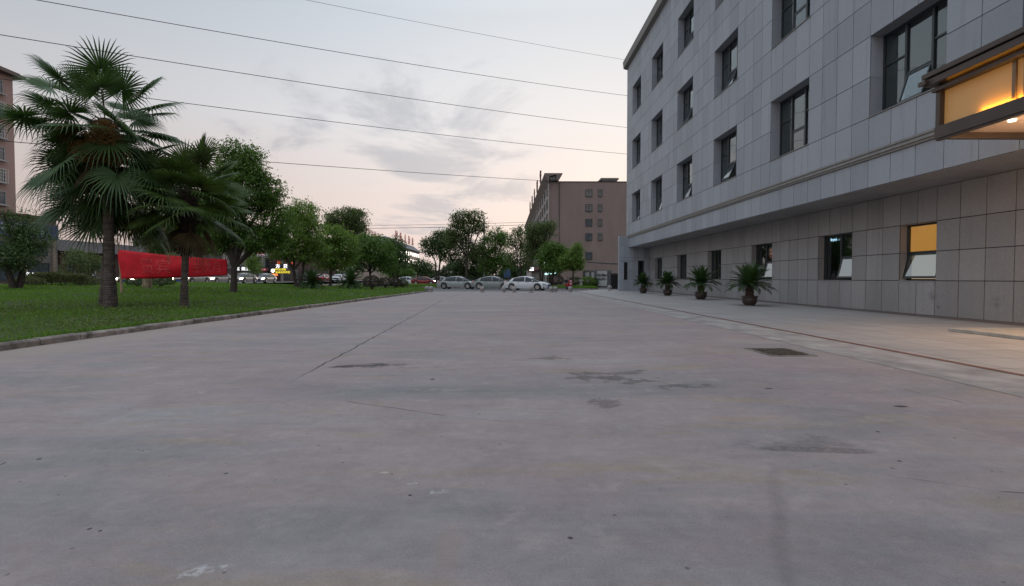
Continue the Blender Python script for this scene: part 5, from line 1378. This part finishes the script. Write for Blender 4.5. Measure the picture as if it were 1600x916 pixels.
MB().box(dp(572, 366, 150).x, dp(594, 366, 150).x, 156, 156.2, dp(572, 372, 156).z, dp(572, 370.6, 156).z).build('support', M_steel, sg)

# --- left side: pink tower on a shop podium
XB = -62.0
tw = thing('pink_tower_block', 'pink rendered apartment tower with barred windows at the left edge', 'building', (XB, 60, .5))
M_pink = mat('pink_render', (.31, .205, .18), .9, var=.1, scale=.4, streak=True)
M_grey = mat('podium_grey', (.17, .15, .135), .85, var=.25, scale=.8)
yt = yX(22.5, 230, XB); yp = yX(85.5, 360, XB)
zt = dp(22, 121, yt).z; zp = dp(84, 345, yp).z
MB().box(XB-14, XB, 40, yt, zp-.05, zt).build('wall', M_pink, tw)
MB().box(XB-14.8, XB+.9, 39.2, yt+.9, zt, zt+.35).box(XB-14.4, XB+.5, 39.6, yt+.5, zt+.35, zt+.6).build('roof', mat('roof_brown', (.12, .09, .08), .8), tw)
M_bar = mat('white_bars', (.55, .53, .5), .6)
for i in range(8):
    z_ = zt-2.6-i*2.72
    for (yc, w) in ((yt-2.3, 1.9), (yt-6.2, 2.6), (yt-11, 2.6)):
        if z_ < zp+.1: continue
        wn = far_window(tw, XB+.003, yc, z_, w, 1.65, 'X+', M_wfr)
        MB().box(XB+.14, XB+.45, yc-w/2-.15, yc+w/2+.15, z_-.16, z_-.05).build('window_ledge', M_wfr, tw)
        if i in (1, 2, 4):
            g_ = MB()
            for a in range(7): g_.box(.42, .45, -w/2+a*w/6-.015, -w/2+a*w/6+.015, -.04, 1.65)
            for a in range(5): g_.box(.451, .47, -w/2, w/2, a*.4, a*.4+.03)
            g_.build('security_bars', M_bar, wn, local=True)
pod = thing('shop_podium', 'two storey shop building with a long blue sign band at the left edge', 'building', (XB, 66, .5))
MB().box(XB-14, XB+.3, 30, yp, .5, 6.35).build('wall', M_grey, pod); MB().box(XB-14, XB+.28, 30, yp-.02, 6.35, zp).build('upper_wall', M_pink, pod)
MB().box(XB-14.2, XB+.9, 30, yp+.35, zp, zp+.25).build('roof', mat('podium_coping', (.10, .045, .04), .8), pod)
for k in range(9): yy = yp-.5-k*4.2; MB().box(XB+.3, XB+.55, yy-.5, yy, .5, 6.3).build('pilaster', mat('tan_pilaster', (.22, .17, .13), .85, var=.2), pod)
for k in range(8):
    yy = yp-3.0-k*4.2; far_window(pod, XB+.303, yy, .9, 3.2, 2.3, 'X+', M_frame); far_window(pod, XB+.303, yy, 4.2, 2.8, 1.5, 'X+', M_frame)
bs = thing('blue_sign_band', 'long dark blue shop sign with small white lettering above the podium shops', 'sign', (XB+.5, 60, 7))
MB().box(XB+.3, XB+.5, 30, yp+.02, 6.45, 8.35).build('board', mat('navy_sign', (.035, .045, .14), .5), bs)
M_wlet = mat('white_lettering', (.6, .62, .7), .6)
text_at('中国邮政储蓄银行', 1.15, (XB+.53, 62.2, 7.5), (0, 1, 0), bs, M_wlet, .02, 1.1); text_at('POSTAL BANK', .5, (XB+.53, 60.2, 6.75), (0, 1, 0), bs, M_wlet, .02, 1.2)
MB().lathe([(.28, 0), (.45, 0), (.45, .03), (.28, .03)], (XB+.51, 69.0, 7.3), 16, 'X').build('round_emblem', M_wlet, bs)
# brown tiled low building
lb = thing('brown_roofed_building', 'low dark brown shop building with a long tiled roof left of the banner', 'building', (XB, 80, .5))
ye = yX(219, 385, XB); M_bw = mat('brown_timber_wall', (.085, .05, .038), .85, var=.3, scale=1.2)
z1 = dp(100, 391, 72).z; zr = dp(92, 374.5, 71.2).z+.35
MB().box(XB-12, XB-.3, yp+.02, ye+9, .5, z1).build('wall', M_bw, lb)
rf = MB(); rf.prism([(XB+.6, yp+.03, z1-.1), (XB-2.6, yp+.03, zr), (XB-9.6, yp+.03, zr), (XB-12.6, yp+.03, z1-.1)], (0, ye+9-yp, 0)); rf.build('roof', mat('dark_roof_tiles', (.075, .06, .062), .8, var=.25, scale=3), lb)
for k in range(5):
    far_window(lb, XB-.297, yp+3.5+k*5, 1.2, 2.6, 1.9, 'X+', M_wfr)
for k in range(6): MB().box(XB-.298, XB-.05, yp+.8+k*5, yp+1.2+k*5, .5, z1-.1).build('post', M_bw, lb)
mb = MB(); MB().box(XB-.29, XB-.1, yp+6.2, yp+7.0, 1.5, 2.2).build('notice', mat('pale_notice', (.5, .5, .5), .6), lb)
# small lit windows of the far shops at the left
sw = thing('shop_window_lights', 'row of small white lit letters low on the left podium shops', 'sign', (XB+.6, 62, 1.4), None)
M_wl = mat('white_lit_letters', (1, 1, 1), .5, emit=(1, 1, 1), es=1.4)
for i, ch in enumerate('北京 烟酒'):
    if ch == ' ': continue
    c = dp(38+i*5.0, 428.5, 60); text_at(ch, .42, c, (1, .3, 0), sw, M_wl, .02)
MB().box(dp(35, 431, 60).x, dp(62, 431, 60).x, 60.4, 60.5, dp(40, 430.8, 60).z, dp(40, 430.2, 60).z).build('rail', M_bpan, sw)
# grey blank-walled shop building
XG = -52.0; yg = 93.7; M_gw = mat('grey_brown_render', (.125, .112, .108), .9, var=.1, scale=.5, streak=True)
gb = thing('grey_shop_building', 'grey brown shop building with a blank side wall behind the banner', 'building', (XG, yg, .5))
yge = yX(418, 410, XG)
MB().box(XG-15.2, XG, yg, yge, .5, 12.0).build('wall', M_gw, gb); MB().box(XG-15.5, XG+.5, yg-.4, yge+.2, 12.0, 12.5).build('roof', M_steel, gb)
M_pil = mat('pale_pilaster', (.26, .235, .22), .85)
for k in range(4):
    yy = yg+1+k*5.0; MB().box(XG, XG+.35, yy, yy+.7, 3.6, 12.0).build('pilaster', M_pil, gb); MB().box(XG, XG+.35, yy+1.0, yy+1.4, 3.6, 12).build('pilaster', M_pil, gb)
MB().box(XG+.002, XG+.3, yg, yge, 5.6, 6.5).build('string_course', M_pil, gb)
for k in range(4):
    yy = yg+3.9+k*5.0
    for z_ in (3.7, 6.8, 9.4): far_window(gb, XG+.004, yy, z_, 2.8, 1.7, 'X+', M_frame)
MB().box(XG, XG+.7, yg+.2, yge, 2.9, 3.5).build('fascia', M_bpan, gb)
bbx = thing('dark_shop_building', 'dark brown low shop building carrying the yellow and white neon signs', 'building', (-48, 118, .5))
MB().box(-62, -49.5, yge+.6, 150, .5, 7.5).build('wall', M_bw, bbx); MB().box(-62.4, -49.0, yge+.4, 150.4, 7.5, 7.9).build('roof', mat('red_brown_coping', (.18, .07, .06), .8), bbx)
mb = MB(); mb.box(-49.5, -49.2, yge+.6, yge+1.4, .5, 7.4); mb.build('pillar', M_pil, bbx)
for k in range(6): far_window(bbx, -49.497, yge+4+k*5, 1.0, 3.2, 2.2, 'X+', M_frame)
# neon signs, standing in front of the shops and facing the lawn
M_yel = mat('yellow_neon', (.9, .8, .1), .5, emit=(1, .80, .05), es=.9)
M_orn = mat('orange_neon_panel', (.6, .2, .08), .5, emit=(1, .22, .07), es=.9)
M_pnk = mat('pink_neon', (.7, .3, .35), .5, emit=(1, .35, .4), es=.8)
M_wh2 = mat('white_neon', (1, 1, 1), .5, emit=(1, .95, 1), es=2.2)
def letters(label, txt, px, py, D, size, m, spacing=1.0, group='neon signs of the shops', panel=None):
    c = dp(px, py, D); T = thing('neon_sign', label, 'sign', c, group)
    text_at(txt, size, c, (1, .0, 0), T, m, .03, spacing)
    n = len(txt); w = size*n*spacing*.55
    MB().box(c.x-w, c.x+w, D+.08, D+.2, c.z-size*.62, c.z+size*.62).build('board', panel or M_bpan, T)
    return T
letters('two large white neon characters on the dark shop front', '方贝', 437.0+3, 416.5, 110, .95, M_wh2, 2.4)
letters('upper line of yellow neon characters', '时代名酒城', 437.5, 421.5, 108, .50, M_yel, 1.0)
letters('lower line of yellow neon characters', '休闲会所宾馆', 441.8, 425.8, 106, .50, M_yel, 1.0)
c = dp(426.2, 423.2, 104); T = thing('round_lamp_sign', 'round glowing white sign left of the yellow neon lines', 'sign', c); MB().lathe([(.01, -.08), (.33, -.08), (.37, 0), (.33, .08), (.01, .08)], c, 22, 'Y').build('disc', M_wh2, T); MB().tube([c+Vector((0, .1, 0)), c+Vector((-.9, .1, 0))], .03, 5).build('arm', M_steel, T)
for (px, py, w, h, lab) in ((415, 429, 1.15, .42, 'orange lit sign panel left of the grey pillar'), (427.5, 429.4, 1.5, .42, 'orange lit sign panel right of the grey pillar'), (365.5, 427.5, .9, .35, 'orange lit sign panel seen through the forked tree')):
    lit_sign(lab, px, py, 100, w, h, M_orn, '商店', M_yel, group='orange lit sign panels', size=.34)
letters('row of white characters above the shops behind the forked tree', '记酒店 烟酒', 372.5, 420.6, 98, .75, M_wl, 1.15)
lit_sign('dark red sign board left of the round white sign', 412, 421.5, 101, 1.3, .6, mat('dull_red_board', (.22, .03, .04), .7), '茶楼', M_pnk, group='small shop boards', size=.4)
letters('red and white neon sign among the branches of the banner tree', '大众', 341, 383.5, 92, 1.0, M_pnk, 1.1, panel=mat('red_glow_board', (.3, .05, .05), .6, emit=(1, .08, .08), es=.25))
lit_sign('pink and blue printed sign above the grey shops', 408, 396.5, 100, 2.0, .9, mat('pale_blue_board', (.30, .40, .45), .6), '宾馆', M_pnk, group='small shop boards', size=.8)
for (px, py, lab) in ((436, 410, 'red lantern above the left white character'), (454.5, 411.5, 'red lantern right of the white characters, half behind leaves')):
    c = dp(px, py, 104); T = thing('lantern', lab, 'lantern', c, 'red lanterns'); MB().lathe([(.05, -.32), (.3, -.22), (.42, 0), (.3, .22), (.05, .32)], c, 14).build('shade', mat('red_lantern', (.5, .05, .03), .6, emit=(1, .12, .03), es=.35), T)

# ================================================================== OVERHEAD WIRES
GW = 'overhead wires crossing the sky'
wire('highest faint wire, ending at the roof corner of the granite building', (dp(250, -47, 40), dp(1060, 107, 75)), .015, GW, sag=.35)
wire('second wire from the top, leaving the frame above the palm', (dp(-260, -57, 20), dp(1060, 159, 62)), .018, GW, sag=.45)
wire('third wire from the top, passing just over the palm crown', (dp(-260, 12, 20), dp(1060, 208, 62)), .018, GW, sag=.40)
wire('fourth wire, disappearing behind the palm crown', (dp(-260, 88, 22), dp(1060, 247.5, 62)), .018, GW, sag=.40)
wire('fifth wire, running low behind the brown block roof', (dp(-100, 212, 46), dp(1060, 292.5, 130)), .035, GW, sag=.6)
wire('upper of two thin far wires behind the left trees', (dp(430, 352, 90), dp(860, 346, 98)), .03, GW, sag=.3)
wire('lower of two thin far wires behind the left trees', (dp(430, 357, 90), dp(860, 350, 98)), .04, GW, sag=.3)
